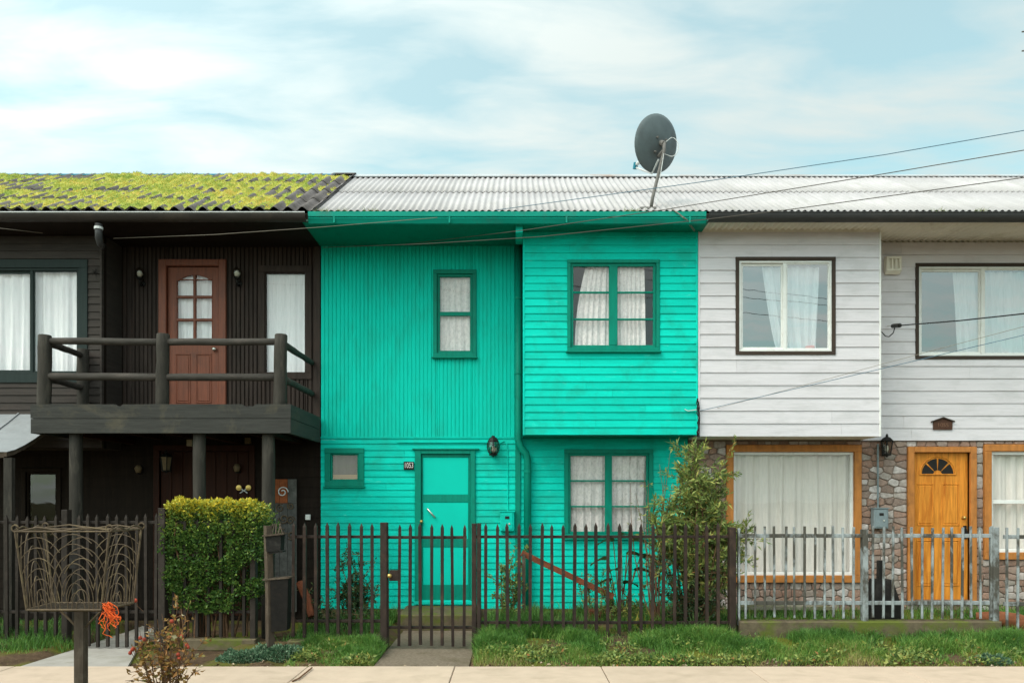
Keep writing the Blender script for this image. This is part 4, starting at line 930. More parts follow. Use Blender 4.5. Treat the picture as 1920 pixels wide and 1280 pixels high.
# ---------------------------------------------------------------- curtains
e = .08
curtain('white lace curtain in the narrow upper window of the ribbed turquoise wall', uw_op[0]+.03, uw_op[1]-.03, uw_op[2]+.03, uw_op[3]-.02, Y0+e, 'lace2', .012, .10, name='lace_curtain')
mid = (bw_op[0]+bw_op[1])/2
curtain('gathered lace curtain in left sash of the turquoise bay window', bw_op[0]+.0, mid-.02, bw_op[2]+.0, bw_op[3]-.03, YB+e, 'lace2', .014, .09, edge=lambda t: (bw_op[0]+.06+.14*t**2, mid-.02), name='lace_curtain')
curtain('gathered lace curtain in right sash of the turquoise bay window', mid+.02, bw_op[1]-.0, bw_op[2]+.0, bw_op[3]-.03, YB+e, 'lace2', .014, .09, edge=lambda t: (mid+.02, bw_op[1]-.12-.02*t), name='lace_curtain')
curtain('patterned lace curtain behind the turquoise lower window by the tall bush', lw_op[0]+.02, lw_op[1]-.02, lw_op[2]+.01, lw_op[3]-.02, Y0+e, 'lace', .015, .12, name='lace_curtain')
curtain('grey net curtain in the small square window of the turquoise house', sw_op[0]+.0, sw_op[1]-.0, sw_op[2]+.03, sw_op[3]-.0, Y0+e, 'screen', .006, .12, name='net_curtain')
curtain('plain white curtain behind the sliding window of the black house', kb_op[0]+.02, kb_op[1]-.02, kb_op[2]+.02, kb_op[3]-.03, YKB+.085, 'curtw', .02, .17)
curtain('flat white curtain in the tall narrow window beside the balcony door', kw_op[0]+.0, kw_op[1]-.0, kw_op[2]+.0, kw_op[3]-.0, YK+.06, 'curtw', .008, .16)
curtain('thin white curtain behind the glazed part of the balcony door', gx0-.03, gx1+.03, gz0-.05, gz1+.02, YK+.085, 'curtw', .012, .14)
a, b, c, d = ub_op; xm = a+(b-a)*.49
curtain('sheer white curtain swept aside in the white bay window', xm-.28, b-.1, c+.02, d-.05, YB+.11, 'sheer', .022, .16, edge=lambda t: (xm-.06-.20*t**.7, b-.16+.04*t), name='sheer_curtain')
a, b, c, d = ur_op; xm2 = a+(b-a)*.49
curtain('sheer white curtain across the wide upper window right of the bay', xm2-.38, b-.03, c+.02, d-.04, Y0+.09, 'sheer', .022, .14, edge=lambda t: (xm2-.25-.10*t, b-.03), name='sheer_curtain')
a, b, c, d = wl_op
curtain('long beige curtain filling the wide orange framed window', a+.02, b-.02, c+.02, d-.02, Y0+.10, 'curtb', .03, .22, name='beige_curtain')
a, b, c, d = wr_op
curtain('pale curtain in the lower sash window beside the orange door', a+.02, b-.02, c+.02, d-.02, Y0+.10, 'curtb', .025, .18, name='pale_curtain')
v = MB().lathe((PX(1520, YB+.06), YB+.085, ub_op[2]+.032), [(.045, 0), (.055, .01), (.06, .05), (.05, .055)], 16).build('flower_pot', M['coral'], None, True)
tag(v, 'small coral pot on the sill of the white bay window', 'pot')

# ---------------------------------------------------------------- wall lamps
def sconce(label, c, group=None):
    r = thing('wall_sconce', label, 'wall lamp', c, group); x, y, z = c
    b = MB(); b.lathe((x, y-.005, z-.10), [(.035, 0), (.04, .012)], 14, 'Y'); b.tube([(x, y-.01, z-.12), (x, y-.06, z-.15), (x, y-.09, z-.11), (x, y-.09, z-.05)], .012, 8); b.build('bracket', M['blackmetal'], r, True)
    MB().lathe((x, y-.09, z-.055), [(.02, -.02), (.045, 0), (.05, .012), (.03, .016)], 14).build('gallery', M['blackmetal'], r, True)
    MB().lathe((x, y-.09, z-.04), [(.045, 0), (.062, .04), (.066, .075), (.045, .115), (.008, .14)], 14).build('globe', M['lampglass'], r, True)
    MB().lathe((x, y-.09, z-.04), [(.016, 0), (.034, .03), (.036, .055), (.018, .09), (.004, .098)], 12).build('bulb', M['bulb'], r, True)
sconce('clear globe wall lamp left of the balcony door', tuple(P(268, 518, YK-.02)))
sconce('clear globe wall lamp between balcony door and tall window', tuple(P(449, 518, YK-.02)))
def lantern(label, c, sc=1.0, cap='cone', glass='lampglass'):
    r = thing('wall_lantern', label, 'wall lamp', c); x, y, z = c; s = sc; yy = y-.09*s
    b = MB(); b.box(x-.03*s, x+.03*s, y-.012, y, z-.12*s, z+.02*s); b.tube([(x, y-.01, z-.08*s), (x, yy, z-.13*s), (x, yy, z-.10*s)], .012*s, 8); b.build('bracket', M['blackmetal'], r)
    if cap == 'cone':
        MB().lathe((x, yy, z), [(.085*s, .075*s), (.09*s, .082*s), (.05*s, .12*s), (.02*s, .135*s), (.018*s, .155*s), (.006*s, .175*s)], 6).build('cap', M['blackmetal'], r)
    else:
        MB().lathe((x, yy, z), [(.075*s, .075*s), (.08*s, .082*s), (.055*s, .13*s), (.025*s, .15*s), (.02*s, .165*s)], 8).build('cap', M['blackmetal'], r)
    g_ = [(.05*s, -.10*s), (.078*s, .075*s)] if cap == 'cone' else [(.045*s, -.10*s), (.07*s, -.06*s), (.085*s, .0*s), (.075*s, .075*s)]
    MB().lathe((x, yy, z), g_, 6 if cap == 'cone' else 8).build('glass', M[glass], r)
    sg = 6 if cap == 'cone' else 8
    for k in range(sg):
        t = 2*math.pi*k/sg; MB().tube([(x+q_[0]*1.03*math.cos(t), yy+q_[0]*1.03*math.sin(t), z+q_[1]) for q_ in g_], .006*s, 5).build('glazing_bar', M['blackmetal'], r)
    MB().lathe((x, yy, z), [(.02*s, -.125*s), (.058*s, -.115*s), (.062*s, -.10*s)], sg).build('base', M['blackmetal'], r)
    MB().lathe((x, yy, z-.08*s), [(.012*s, 0), (.02*s, .04*s), (.015*s, .09*s), (.003*s, .1*s)], 10).build('bulb', M['bulb'], r, True)
lantern('black barrel lantern on the turquoise wall beside the downpipe', tuple(P(925, 839, Y0-.025)), .95, 'round')
lantern('black coach lantern with pointed cap on the stone wall', tuple(P(1657, 838, Y0-.03)), 1.0)
# porch bits
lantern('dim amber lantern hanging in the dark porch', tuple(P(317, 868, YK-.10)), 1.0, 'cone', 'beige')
for lab, px, py in (('small pale wall light in the dark porch by the log column', 262, 882), ('small pale wall light above the crossed ornament', 446, 880)):
    x, y, z = P(px, py, YK-.02); r = thing('porch_light', lab, 'wall lamp', (x, y, z))
    MB().lathe((x, y, z-.05), [(.02, 0), (.045, .02), (.03, .03)], 10).build('bracket', M['blackmetal'], r); MB().lathe((x, y-.04, z-.03), [(.03, 0), (.05, .06), (.03, .1), (.005, .11)], 10).build('shade', M['beige'], r, True)
tag(MB().box(PX(461, YK-.04), PX(471, YK-.04), YK-.09, YK-.035, PZ(832, YK), PZ(821, YK)).build('sensor_box', M['beige']), 'small beige box high on the porch wall', 'box')
bx_ = thing('bell_box', 'beige bell box hanging on a cord under the balcony', 'box', P(356, 830, YP+.4))
MB().box(PX(351, YP+.4), PX(361, YP+.4), YP+.38, YP+.44, PZ(836, YP+.4), PZ(824, YP+.4)).build('case', M['beige'], bx_); MB().tube([P(356, 824, YP+.41), P(356, 808, YP+.41)], .004, 5).build('cord', M['cableblack'], bx_)
tag(MB().cham(PX(573, YK-.04), PX(582, YK-.04), YK-.06, YK-.03, PZ(974, YK-.04), PZ(964, YK-.04), .004).build('wall_switch', M['pvc']), 'white square switch on the dark wall next to the turquoise boards', 'switch')
r = thing('crossed_ornament', 'crossed wall ornament with two amber discs in the dark porch', 'ornament', P(457, 917, YK-.04))
for s in (-1, 1):
    MB().tube([P(457-s*7, 924, YK-.05), P(457+s*8, 914, YK-.05)], .008, 6).build('handle', M['palemetal'], r); MB().lathe(P(457+s*9, 914, YK-.05), [(.006, -.012), (.038, -.008), (.038, .004)], 12, 'Y').build('disc', M['brass'], r)
r = thing('painted_panel', 'narrow painted panel with iron scrolls, half orange and half grey', 'panel', P(535, 1030, YK-.08))
pc = paint('panel_orange_paint', (0.25, 0.07, 0.025), .6, .25, bump=.1); pg = paint('panel_grey_paint', (0.09, 0.085, 0.08), .6, .25, bump=.1, dirt=(.2, .19, .18), dirt_amt=.5, dscale=8)
for k, (a, b) in enumerate(((516, 525), (525, 540), (540, 557))):
    MB().box(PX(a, YK-.05)+.002, PX(b, YK-.05)-.002, YK-.07, YK-.05, .1, PZ(943, YK-.05)).build('lower_plank', pg, r)
    MB().box(PX(a, YK-.05)+.002, PX(b, YK-.05)-.002, YK-.07, YK-.05, PZ(942.5, YK-.05), PZ(898, YK-.05)).build('upper_plank', pc if k < 2 else pg, r)
def spiral(cx, cz, r0, turns, y, ph=0):
    return [(cx+r0*(1-i/40*.75)*math.cos(ph+turns*2*math.pi*i/40), y, cz+r0*(1-i/40*.75)*math.sin(ph+turns*2*math.pi*i/40)) for i in range(41)]
for px, py, rr, ph in ((530, 922, .075, 0), (525, 952, .06, 1), (545, 948, .05, 2), (532, 972, .07, 3), (545, 975, .06, 0), (528, 1000, .07, 1), (546, 1003, .06, 4)):
    MB().tube(spiral(PX(px, YK-.08), PZ(py, YK-.08), rr, 1.4, YK-.082, ph), .008, 5).build('scroll', M['iron'] if py > 930 else M['palemetal'], r)

# ---------------------------------------------------------------- numbers, meter boxes, vent, dish
def text_mesh(s, size, ext):
    cu_ = bpy.data.curves.new('t', 'FONT'); cu_.body = s; cu_.size = size; cu_.extrude = ext; cu_.align_x = 'CENTER'; cu_.align_y = 'CENTER'
    o = bpy.data.objects.new('t', cu_); C.objects.link(o); bpy.context.view_layer.update()
    me = bpy.data.meshes.new_from_object(o.evaluated_get(bpy.context.evaluated_depsgraph_get())); bpy.data.objects.remove(o); me.materials.clear(); return me
def number(parent, s, size, c, mat, sx=1.0):
    me = text_mesh(s, size, .004); o = link('number', me, mat); o.rotation_euler = (R(90), 0, 0); o.scale = (sx, 1, 1); o.location = c; setpar(o, parent)
r = thing('number_plate', 'small black plate with white numerals 1053 beside the turquoise door', 'number plate', P(766, 872, Y0-.03))
MB().cham(PX(757, Y0-.03), PX(776, Y0-.03), Y0-.035, Y0-.018, PZ(880, Y0-.03), PZ(865, Y0-.03), .003).build('plate', M['plate'], r)
number(r, '1053', .105, (PX(766.5, Y0-.035), Y0-.037, PZ(872.3, Y0-.035)), M['digit'], .62)
r = thing('house_number_plaque', 'brown house shaped number plaque on the white boards above the orange door', 'number plate', P(1768, 795, Y0-.05))
YQ = Y0-.05
MB().prism([(PX(1750, YQ), PZ(805, YQ)), (PX(1786, YQ), PZ(805, YQ)), (PX(1786, YQ), PZ(790, YQ)), (PX(1768, YQ), PZ(783, YQ)), (PX(1750, YQ), PZ(790, YQ))], YQ, YQ+.012).build('plaque', M['house_plate'], r)
MB().prism([(PX(1746, YQ), PZ(791, YQ)), (PX(1747, YQ), PZ(789, YQ)), (PX(1768, YQ), PZ(781.5, YQ)), (PX(1789, YQ), PZ(789, YQ)), (PX(1790, YQ), PZ(791, YQ)), (PX(1768, YQ), PZ(783.6, YQ))][::1], YQ-.02, YQ+.013).build('plaque_roof', M['brown'], r)
number(r, '1055', .075, (PX(1768, YQ), YQ-.001, PZ(797, YQ)), M['house_digit'], 1.05)
def meter(label, x0, x1, y0, y1, mat, Y, pipe=None):
    r = thing('meter_box', label, 'meter box', P((x0+x1)/2, y1, Y)); d = .09
    MB().cham(PX(x0, Y), PX(x1, Y), Y-d, Y, PZ(y1, Y), PZ(y0, Y), .008).build('case', mat, r)
    MB().cham(PX(x0+3, Y), PX(x1-3, Y), Y-d-.008, Y-d+.001, PZ(y1-3, Y), PZ(y0+3, Y), .004).build('lid', mat, r)
    xm_ = (x0+x1)/2; MB().box(PX(xm_-4, Y), PX(xm_+4, Y), Y-d-.012, Y-d-.0085, PZ(y0+13, Y), PZ(y0+8, Y)).build('meter_window', M['plate'], r)
    MB().lathe((PX(xm_+4, Y), Y-d-.012, PZ(y0+22, Y)), [(.012, -.006), (.014, .004)], 10, 'Y').build('latch', M['chrome'], r)
    MB().box(PX(x0-1, Y), PX(x1+1, Y), Y-d-.012, Y, PZ(y0, Y)+.001, PZ(y0, Y)+.014).build('hood', mat, r)
    if pipe: MB().tube([P(pipe[0], y0, Y-.03), P(pipe[0], pipe[1], Y-.03)], .013, 8).build('conduit', pipe[2], r)
meter('turquoise painted meter box on the boards beside the downpipe', 938, 964, 959, 995, M['green'], Y0-.02)
meter('grey metal meter box with conduit on the stone wall', 1633, 1660, 953, 990, M['greybox'], Y0-.03, (1646, 832, M['greybox']))
r = thing('wall_vent', 'cream slotted vent box on white boards beside the bay corner', 'vent', P(1670, 512, Y0-.03))
YV = Y0-.04; xa, xb, za, zb = PX(1657, YV), PX(1685, YV), PZ(511, YV), PZ(484, YV)
MB().box(xa, xb, YV-.05, YV, za, zb).build('body', M['cream'], r)
f = MB(); frame_boxes(f, xa, xb, za, zb, .03, YV-.085, YV-.051); f.build('front_frame', M['cream'], r)
for k in range(1, 3): 
    x = xa+.03+(xb-xa-.06)*k/3; MB().box(x-.009, x+.009, YV-.083, YV-.051, za+.03, zb-.03).build('slat', M['cream'], r)
MB().prismx([(YV-.03, za-.001), (YV-.07, za-.001), (YV-.03, za-.035)][::-1], xa, xb).build('drip_lip', M['cream'], r)
# satellite dish
base = P(1221, 383, 9.72); base.z = roof_z(base.y)+.03
r = thing('satellite_dish', 'grey satellite dish on a tilted mast at the roof edge', 'satellite dish', base)
dc = P(1238, 268, 9.80); nrm = Vector((-.50, .83, .25)).normalized(); tz = Vector((0, 0, 1)); ux = tz.cross(nrm).normalized(); uy = nrm.cross(ux)
dm = MB(); RX, RY = .345, .352; nr_, ns_ = 8, 40; vs_ = [dc]; fs_ = []
for side, off in ((0, 0), (1, -.012)):
    o = len(vs_) if side else 1
    if side: vs_.append(dc + nrm*off); o = len(vs_)
    cidx = o-1
    for i in range(1, nr_+1):
        q_ = i/nr_
        for k in range(ns_):
            t = 2*math.pi*k/ns_; vs_.append(dc + ux*RX*q_*math.cos(t) + uy*RY*q_*math.sin(t) + nrm*(.085*q_*q_ + off + (.0 if i < nr_ else .006)))
    for k in range(ns_):
        k2 = (k+1) % ns_; fs_.append((cidx, o+k, o+k2) if not side else (cidx, o+k2, o+k))
        for i in range(nr_-1):
            f_ = (o+i*ns_+k, o+(i+1)*ns_+k, o+(i+1)*ns_+k2, o+i*ns_+k2); fs_.append(f_ if not side else f_[::-1])
    if side:
        for k in range(ns_):
            k2 = (k+1) % ns_; a_ = 1+(nr_-1)*ns_; b_ = o+(nr_-1)*ns_; fs_.append((a_+k, b_+k, b_+k2, a_+k2))
dm.add(vs_, fs_); dm.build('reflector', M['dish'], r, True)
mt_ = dc + uy*-.06 - nrm*.09
MB().tube([base, base+Vector((.02, .01, .12)), mt_+Vector((0, 0, -.05)), mt_+Vector((0, 0, .06))], [.022, .022, .022, .022], 10).build('mast', M['mast'], r, True)
bk = MB(); bk.tube([mt_+Vector((0,0,.04)), dc-nrm*.01], .035, 8); bk.tube([mt_+Vector((0,0,-.03)), dc-uy*.16], .018, 8)
for a_, b_ in ((-.07, .05), (.07, .05), (-.07, -.12), (.07, -.12)): bk.tube([dc+ux*a_+uy*b_-nrm*.03, dc+ux*a_+uy*b_+nrm*.01], .012, 6)
bk.build('bracket', M['mast'], r)
fl = dc - uy*RY*.97 + nrm*.07; lp = dc + nrm*.44 - uy*.22
MB().tube([dc-uy*.2-nrm*.02, fl-uy*.02, lp-uy*.03], .013, 8).build('feed_arm', M['palemetal'], r)
lo = MB().tube([lp-uy*.05, lp+uy*.03], .032, 10).build('receiver_head', M['lnb'], r); MB().tube([lp, lp-nrm*.10+uy*.04], [.02, .03], 10).build('feed_horn', M['palemetal'], lo)
MB().box(base.x-.14, base.x+.06, base.y-.03, base.y+.03, base.z-.035, base.z-.012).build('foot_plate', M['mast'], r)
cb_ = MB(); cc_ = dc - nrm*.06
cb_.tube([cc_+Vector((.0,0,-.02))] + [cc_+Vector((.10+.085*math.sin(t), -.02, -.07+.12*math.cos(t))) for t in [i*.3 for i in range(0, 12)]] + [mt_+Vector((-.01,-.03,-.1)), (mt_+base)/2+Vector((.03,-.02,0)), base+Vector((.06,-.03,.02))], .005, 5)
cb_.build('lead', M['palemetal'], r)
# aerial mast at the far right
r = thing('aerial_mast', 'thin aerial mast with short crossbars behind the zinc roof', 'aerial', (PX(1914, 12.4), 12.4, roof_z(12.4)))
x = PX(1923, 12.4); MB().tube([(x, 12.4, roof_z(12.4)-.03), (x, 12.4, PZ(50, 12.4))], .004, 6).build('mast', M['mast'], r)
for py, ln in ((60, .35), (96, .22)): MB().tube([(x-.06, 12.4, PZ(py, 12.4)), (x+ln, 12.4, PZ(py-4, 12.4))], .012, 6).build('crossbar', M['mast'], r)

# ---------------------------------------------------------------- fences
def picket_mesh(w_, top, bot, mat, flat=False):
    mb = MB(); h_ = w_/2; t = 0 if flat else .045
    if flat: mb.cham(-h_, h_, -h_, h_, bot, top, .004)
    else: mb.add([(-h_,-h_,bot),(h_,-h_,bot),(h_,h_,bot),(-h_,h_,bot),(-h_,-h_,top-t),(h_,-h_,top-t),(h_,h_,top-t),(-h_,h_,top-t),(0,-h_*.4,top),(0,h_*.4,top)],
                 [(0,3,2,1),(0,1,5,4),(1,2,6,5),(2,3,7,6),(3,0,4,7),(4,5,8),(6,7,9),(5,6,9,8),(7,4,8,9)])
    me = mb.mesh('picket'); me.materials.append(mat); return me
def fence(name, label, cat, pxs, top, bot, rails, mat, w_=.036, posts=(), Yf=YF, flat=False, skip_bot=None, railw=.032, jit=.006, group=None):
    """pxs = picket pixel columns; rails = pixel rows; posts = (px, top_row, bottom_z, width)"""
    xs_ = [PX(p, Yf) for p in pxs]; r = thing(name, label, cat, ((xs_[0]+xs_[-1])/2, Yf, 0), group)
    me = picket_mesh(w_, PZ(top, Yf), bot, mat, flat)
    for x in xs_:
        o = bpy.data.objects.new('picket', me); C.objects.link(o); o.location = (x+random.uniform(-.004, .004), Yf, random.uniform(-jit, jit)*1.8); o.rotation_euler = (random.uniform(-.004, .004), random.uniform(-.010, .010), random.uniform(-.15, .15)); setpar(o, r)
    x0, x1 = xs_[0]-w_*.9, xs_[-1]+w_*.9
    if posts: x0 = min(x0, min(PX(p[0], Yf) for p in posts)); x1 = max(x1, max(PX(p[0], Yf) for p in posts))
    for py in rails: MB().cham(x0, x1, Yf+w_/2-.004, Yf+w_/2+.026, PZ(py, Yf)-railw/2, PZ(py, Yf)+railw/2, .004).build('rail', mat, r)
    for px, t, b, pw in posts: MB().cham(PX(px, Yf)-pw/2, PX(px, Yf)+pw/2, Yf-pw*.5+.004, Yf+pw*.5+.03, b, PZ(t, Yf), .005).build('post', mat, r)
    return r
lin = lambda a, b, n: [a+(b-a)*i/(n-1) for i in range(n)]
fence('picket_fence', 'dark picket fence section beside the canopy post', 'fence', [-130+18*i for i in range(14)], 965, .06, (979, 1147), M['fencedark'], .030, ((123, 955, -.03, .065),))
gt = fence('garden_gate', 'dark picket gate across the slanting grey path', 'gate', lin(148, 292, 9), 962, .02, (979, 1147), M['fencedark'], .030, ((305, 952, -.03, .075),))
MB().cham(PX(121, YF)+.06, PX(121, YF)+.16, YF-.02, YF+.03, PZ(1066, YF), PZ(1035, YF), .004).build('lock_plate', M['darkbox'], gt)
fence('picket_fence', 'dark picket fence section with the square hedge growing through it', 'fence', lin(325, 458, 7), 972, .12, (979, 1147), M['fencedark'], .030, ((475, 955, .02, .06),), YF+.05)
fence('picket_fence', 'brown picket fence section between the mailbox post and the turquoise house gate', 'fence', [550+21.2*i for i in range(8)], 979, .12, (1006, 1164), M['fence'], .033, ((720, 979, -.03, .075),))
gt = fence('garden_gate', 'brown picket gate with brass knob before the turquoise door', 'gate', [727+20.4*i for i in range(8)], 981, .03, (1007,), M['fence'], .032)
MB().cham(PX(730, YF), PX(747, YF), YF-.022, YF+.02, PZ(1088, YF), PZ(1068, YF), .003).build('lock_plate', M['fence'], gt)
MB().lathe((PX(732, YF), YF-.05, PZ(1078, YF)), [(.004, -.03), (.022, -.022), (.026, -.006), (.012, .01), (.022, .028)], 14, 'Y').build('knob', M['brass'], gt, True)
MB().cham(PX(724, YF), PX(886, YF), YF+.014, YF+.045, PZ(1176, YF)-.015, PZ(1176, YF)+.015, .004).build('rail', M['fence'], gt)
fence('picket_fence', 'long brown picket fence in front of the leaning plank and tall bush', 'fence', [911+20.75*i for i in range(22)], 980, .12, (1006, 1167), M['fence'], .033, ((889, 981, -.03, .05), (898, 981, -.03, .045), (1373, 988, -.03, .07)))
fence('picket_fence', 'galvanised grey picket fence in front of the orange door', 'fence', [1398+18.4*i for i in range(26) if abs(1398+18.4*i-1622) > 9 and 1398+18.4*i < 1862], 987, PZ(1158, YF), (1004, 1130), M['galv'], .022, ((1386, 990, .25, .022), (1622, 992, .25, .055), (1866, 988, .2, .062)), flat=True, railw=.042)
fence('picket_fence', 'galvanised gate panel reaching lower than the grey fence beside it', 'gate', [1888+20*i for i in range(9)], 990, .02, (1006, 1132), M['galv'], .022, (), flat=True, railw=.042)
tag(MB().cham(PX(1385, YF), PX(1873, YF), YF-.06, YF+.10, -.03, PZ(1163, YF), .012).build('fence_plinth', M['mossconc']), 'mossy concrete plinth under the galvanised fence', 'plinth')
tag(MB().cham(PX(540, YF), PX(713, YF), YF-.05, YF+.10, -.03, .085, .012).build('fence_plinth', M['mossconc']), 'low mossy kerb under brown fence left of the turquoise house gate', 'plinth')
tag(MB().cham(PX(345, YF), PX(480, YF), YF-.02, YF+.12, -.03, .10, .012).build('fence_plinth', M['mossconc']), 'mossy kerb under the hedge', 'plinth')

# mailbox post
r = thing('mailbox_post', 'leaning dark wooden post carrying a small box and a peeling black bin', 'mailbox', P(505, 1215, 8.0) * 1.0)
YM = 8.05
MB().tube([P(507, 1238, YM), P(505, 1100, YM), P(502, 985, YM)], [.05, .045, .045], 4).build('post', M['oldwood'], r)
bxm = MB(); bxm.prism([(PX(503, YM), PZ(1034, YM)), (PX(529, YM), PZ(1031, YM)), (PX(530, YM), PZ(1001, YM)), (PX(501, YM), PZ(1004, YM))], YM-.06, YM+.07); bxm.build('letter_box', M['darkbox'], r)
MB().prism([(PX(496, YM), PZ(1005, YM)), (PX(536, YM), PZ(1001, YM)), (PX(536, YM), PZ(998.5, YM)), (PX(496, YM), PZ(1002, YM))], YM-.08, YM+.08).build('box_lid', M['oldwood'], r)
MB().prism([(PX(508, YM), PZ(1037.5, YM)), (PX(533, YM), PZ(1034, YM)), (PX(533, YM), PZ(1031.5, YM)), (PX(508, YM), PZ(1034.5, YM))], YM-.07, YM+.05).build('shelf', M['peel'], r)
MB().prism([(PX(511, YM), PZ(1183, YM)), (PX(540, YM), PZ(1180, YM)), (PX(542, YM), PZ(1083, YM)), (PX(509, YM), PZ(1086, YM))], YM-.04, YM+.10).build('bin', M['peel'], r)
MB().prism([(PX(495, YM), PZ(1087, YM)), (PX(545, YM), PZ(1083, YM)), (PX(545, YM), PZ(1080.5, YM)), (PX(495, YM), PZ(1084, YM))], YM-.05, YM+.11).build('bin_rim', M['oldwood'], r)
for k, (a, b) in enumerate(((506, 512), (511, 515), (517, 518), (522, 526), (530, 524))): MB().tube([P(a, 1000, YM), P(b, 981, YM+.02)], .008, 5).build('stick', M['oldwood'], r)

# black fire stand, bench plank, terracotta edging, leaning plank
r = thing('tapered_stand', 'black tapered metal stand with narrow neck before the stone wall', 'stand', P(1651, 1150, 9.0)); YT = 9.1
def frus(x0, x1, X0, X1, y, d0, d1, z0, z1):
    return MB().add([(x0,y-d0,z0),(x1,y-d0,z0),(x1,y+d0,z0),(x0,y+d0,z0),(X0,y-d1,z1),(X1,y-d1,z1),(X1,y+d1,z1),(X0,y+d1,z1)], [(0,3,2,1),(4,5,6,7),(0,1,5,4),(1,2,6,5),(2,3,7,6),(3,0,4,7)])
frus(PX(1627, YT), PX(1678, YT), PX(1628, YT), PX(1677, YT), YT, .16, .16, -.03, PZ(1130, YT)).build('lower_body', M['darkbox'], r)
frus(PX(1628, YT), PX(1677, YT), PX(1637, YT), PX(1667, YT), YT, .16, .09, PZ(1130, YT)+.001, PZ(1085, YT)).build('hood', M['darkbox'], r)
MB().cham(PX(1646, YT), PX(1656, YT), YT-.035, YT+.035, PZ(1085, YT)+.001, PZ(1050, YT), .004).build('neck', M['blackmetal'], r)
r = thing('plank_bench', 'low grey plank bench under the wide orange framed window', 'bench', P(1470, 1160, 9.9)); YN = 9.8
MB().box(PX(1388, YN), PX(1560, YN), YN, YN+.30, PZ(1143, YN), PZ(1137, YN)).build('seat', M['concrete'], r)
for px in (1395, 1545): MB().box(PX(px, YN), PX(px+9, YN), YN+.03, YN+.27, -.03, PZ(1143, YN)-.001).build('leg', M['oldwood'], r)
te = MB().tube([P(1830, 1155, 9.0), P(1870, 1158, 8.9), P(1905, 1164, 8.75), P(1945, 1180, 8.6), P(1990, 1200, 8.5)], [.05, .085, .095, .095, .09], 10).build('terracotta_edging', M['terra'], None, True)
tag(te, 'rounded terracotta edging beside the galvanised gate panel', 'edging')
YL = 9.5
p0, p1 = P(978, 1036, YL), P(1150, 1118, YL-.2); dv = (p1-p0).normalized(); nv = Vector((-dv.z, 0, dv.x))*.035
pl = MB(); a = Vector((0, .02, 0)); pl.add([p0-nv-a, p0+nv-a, p1+nv-a, p1-nv-a, p0-nv+a, p0+nv+a, p1+nv+a, p1-nv+a], [(0,1,2,3),(7,6,5,4),(0,4,5,1),(1,5,6,2),(2,6,7,3),(3,7,4,0)])
lpn = thing('leaning_plank', 'rust red plank leaning across the turquoise wall behind the fence', 'plank', P(1064, 1150, YL))
setpar(pl.build('plank', M['rust']), lpn)
for px, py in ((982, 1038), (1145, 1115)): MB().box(PX(px, YL)-.02, PX(px, YL)+.02, YL-.05, YL-.021 if px > 1000 else YL+.06, -.03, PZ(py, YL)).build('stake', M['oldwood'], lpn)
pbx = MB().cham(PX(1105, 9.6), PX(1180, 9.6), 9.55, 9.75, -.03, PZ(1143, 9.6), .01).build('planter_box', M['rust']); tag(pbx, 'low rust red planter at the foot of the broad leaf plant', 'planter')
rk = MB().tube([P(562, 1092, 9.4), P(575, 1120, 9.3), P(584, 1155, 9.2)], [.05, .055, .04], 7).build('rusty_drum_piece', M['rust']); tag(rk, 'rusty red metal piece standing behind the fence by the dark wall', 'scrap metal')
pb = MB(); pb.lathe(P(300, 1162, 8.9), [(.05, -.09), (.10, -.07), (.12, .02), (.10, .03)], 14); 
pot = pb.build('stone_pot', M['concrete'], None, True); tag(pot, 'grey stone pot standing behind the gate post by the hedge', 'pot')
pot.location.z += -(P(300, 1162, 8.9).z-.09) - .03

# ---------------------------------------------------------------- overhead cables
def cable(label, pts, rad, mat, sag=0.0, group=None):
    ps = []
    for i, (a, b) in enumerate(zip(pts, pts[1:])):
        for k in range(10): t = k/10; p = a.lerp(b, t); p.z -= sag*4*t*(1-t)/max(1, len(pts)-1); ps.append(p)
    ps.append(pts[-1]); return tag(MB().tube(ps, rad, 6).build('overhead_cable', M[mat]), label, 'cable', group)
cable('topmost cable crossing the sky and zinc roof', [P(930, 394, 9.5), P(1310, 342, 8.4), P(1660, 290, 7.6), P(2120, 210, 6.8)], .004, 'cableblue')
cable('second cable running from the green eave up past the zinc ridge', [P(760, 458, 10.3), P(980, 432, 9.5), P(1240, 394, 8.7), P(1640, 329, 7.7), P(2120, 248, 6.9)], .0042, 'cable')
cable('lowest cable passing before the gutters and the bay frieze', [P(606, 464, 10.4), P(800, 457, 9.5), P(1010, 444, 9.1), P(1310, 413, 8.4), P(1480, 393, 8.0), P(1920, 333, 7.2), P(2120, 305, 6.9)], .0042, 'cable')
cable('pale cable slung under the eave of the black house', [P(212, 447, 9.8), P(400, 440, 9.5), P(600, 426, 9.3), P(820, 408, 9.2)], .003, 'cablepale')
cable('pale cable under the eave above the sliding window', [P(-160, 420, 9.3), P(0, 428, 9.4), P(80, 437, 9.9)], .004, 'cablepale')
cable('thin blue grey cable sloping across the white bay boards', [P(1312, 770, YB-.02), P(1640, 694, 8.8), P(1920, 628, 7.9), P(2120, 580, 7.2)], .004, 'cableblue')
cable('faint white cable rising towards the wide upper window', [P(1345, 765, YB-.03), P(1560, 708, 9.3), P(1730, 662, 8.9), P(1920, 612, 8.2), P(2120, 560, 7.4)], .003, 'cablepale')
r = thing('service_cable', 'black service cable with clamp anchored beside the white bay', 'cable', P(1652, 625, Y0-.05))
MB().tube([P(1664, 611, Y0-.03), P(1674, 611, 10.2)], .008, 6).build('anchor', M['chrome'], r); MB().tube([P(1674, 611, 10.2), P(1687, 610, 9.9)], .028, 8).build('clamp', M['blackmetal'], r)
MB().tube([P(1687, 610, 9.9), P(1800, 601, 9.0), P(1920, 588, 8.2), P(2120, 568, 7.2)], .008, 6).build('line', M['cableblack'], r)
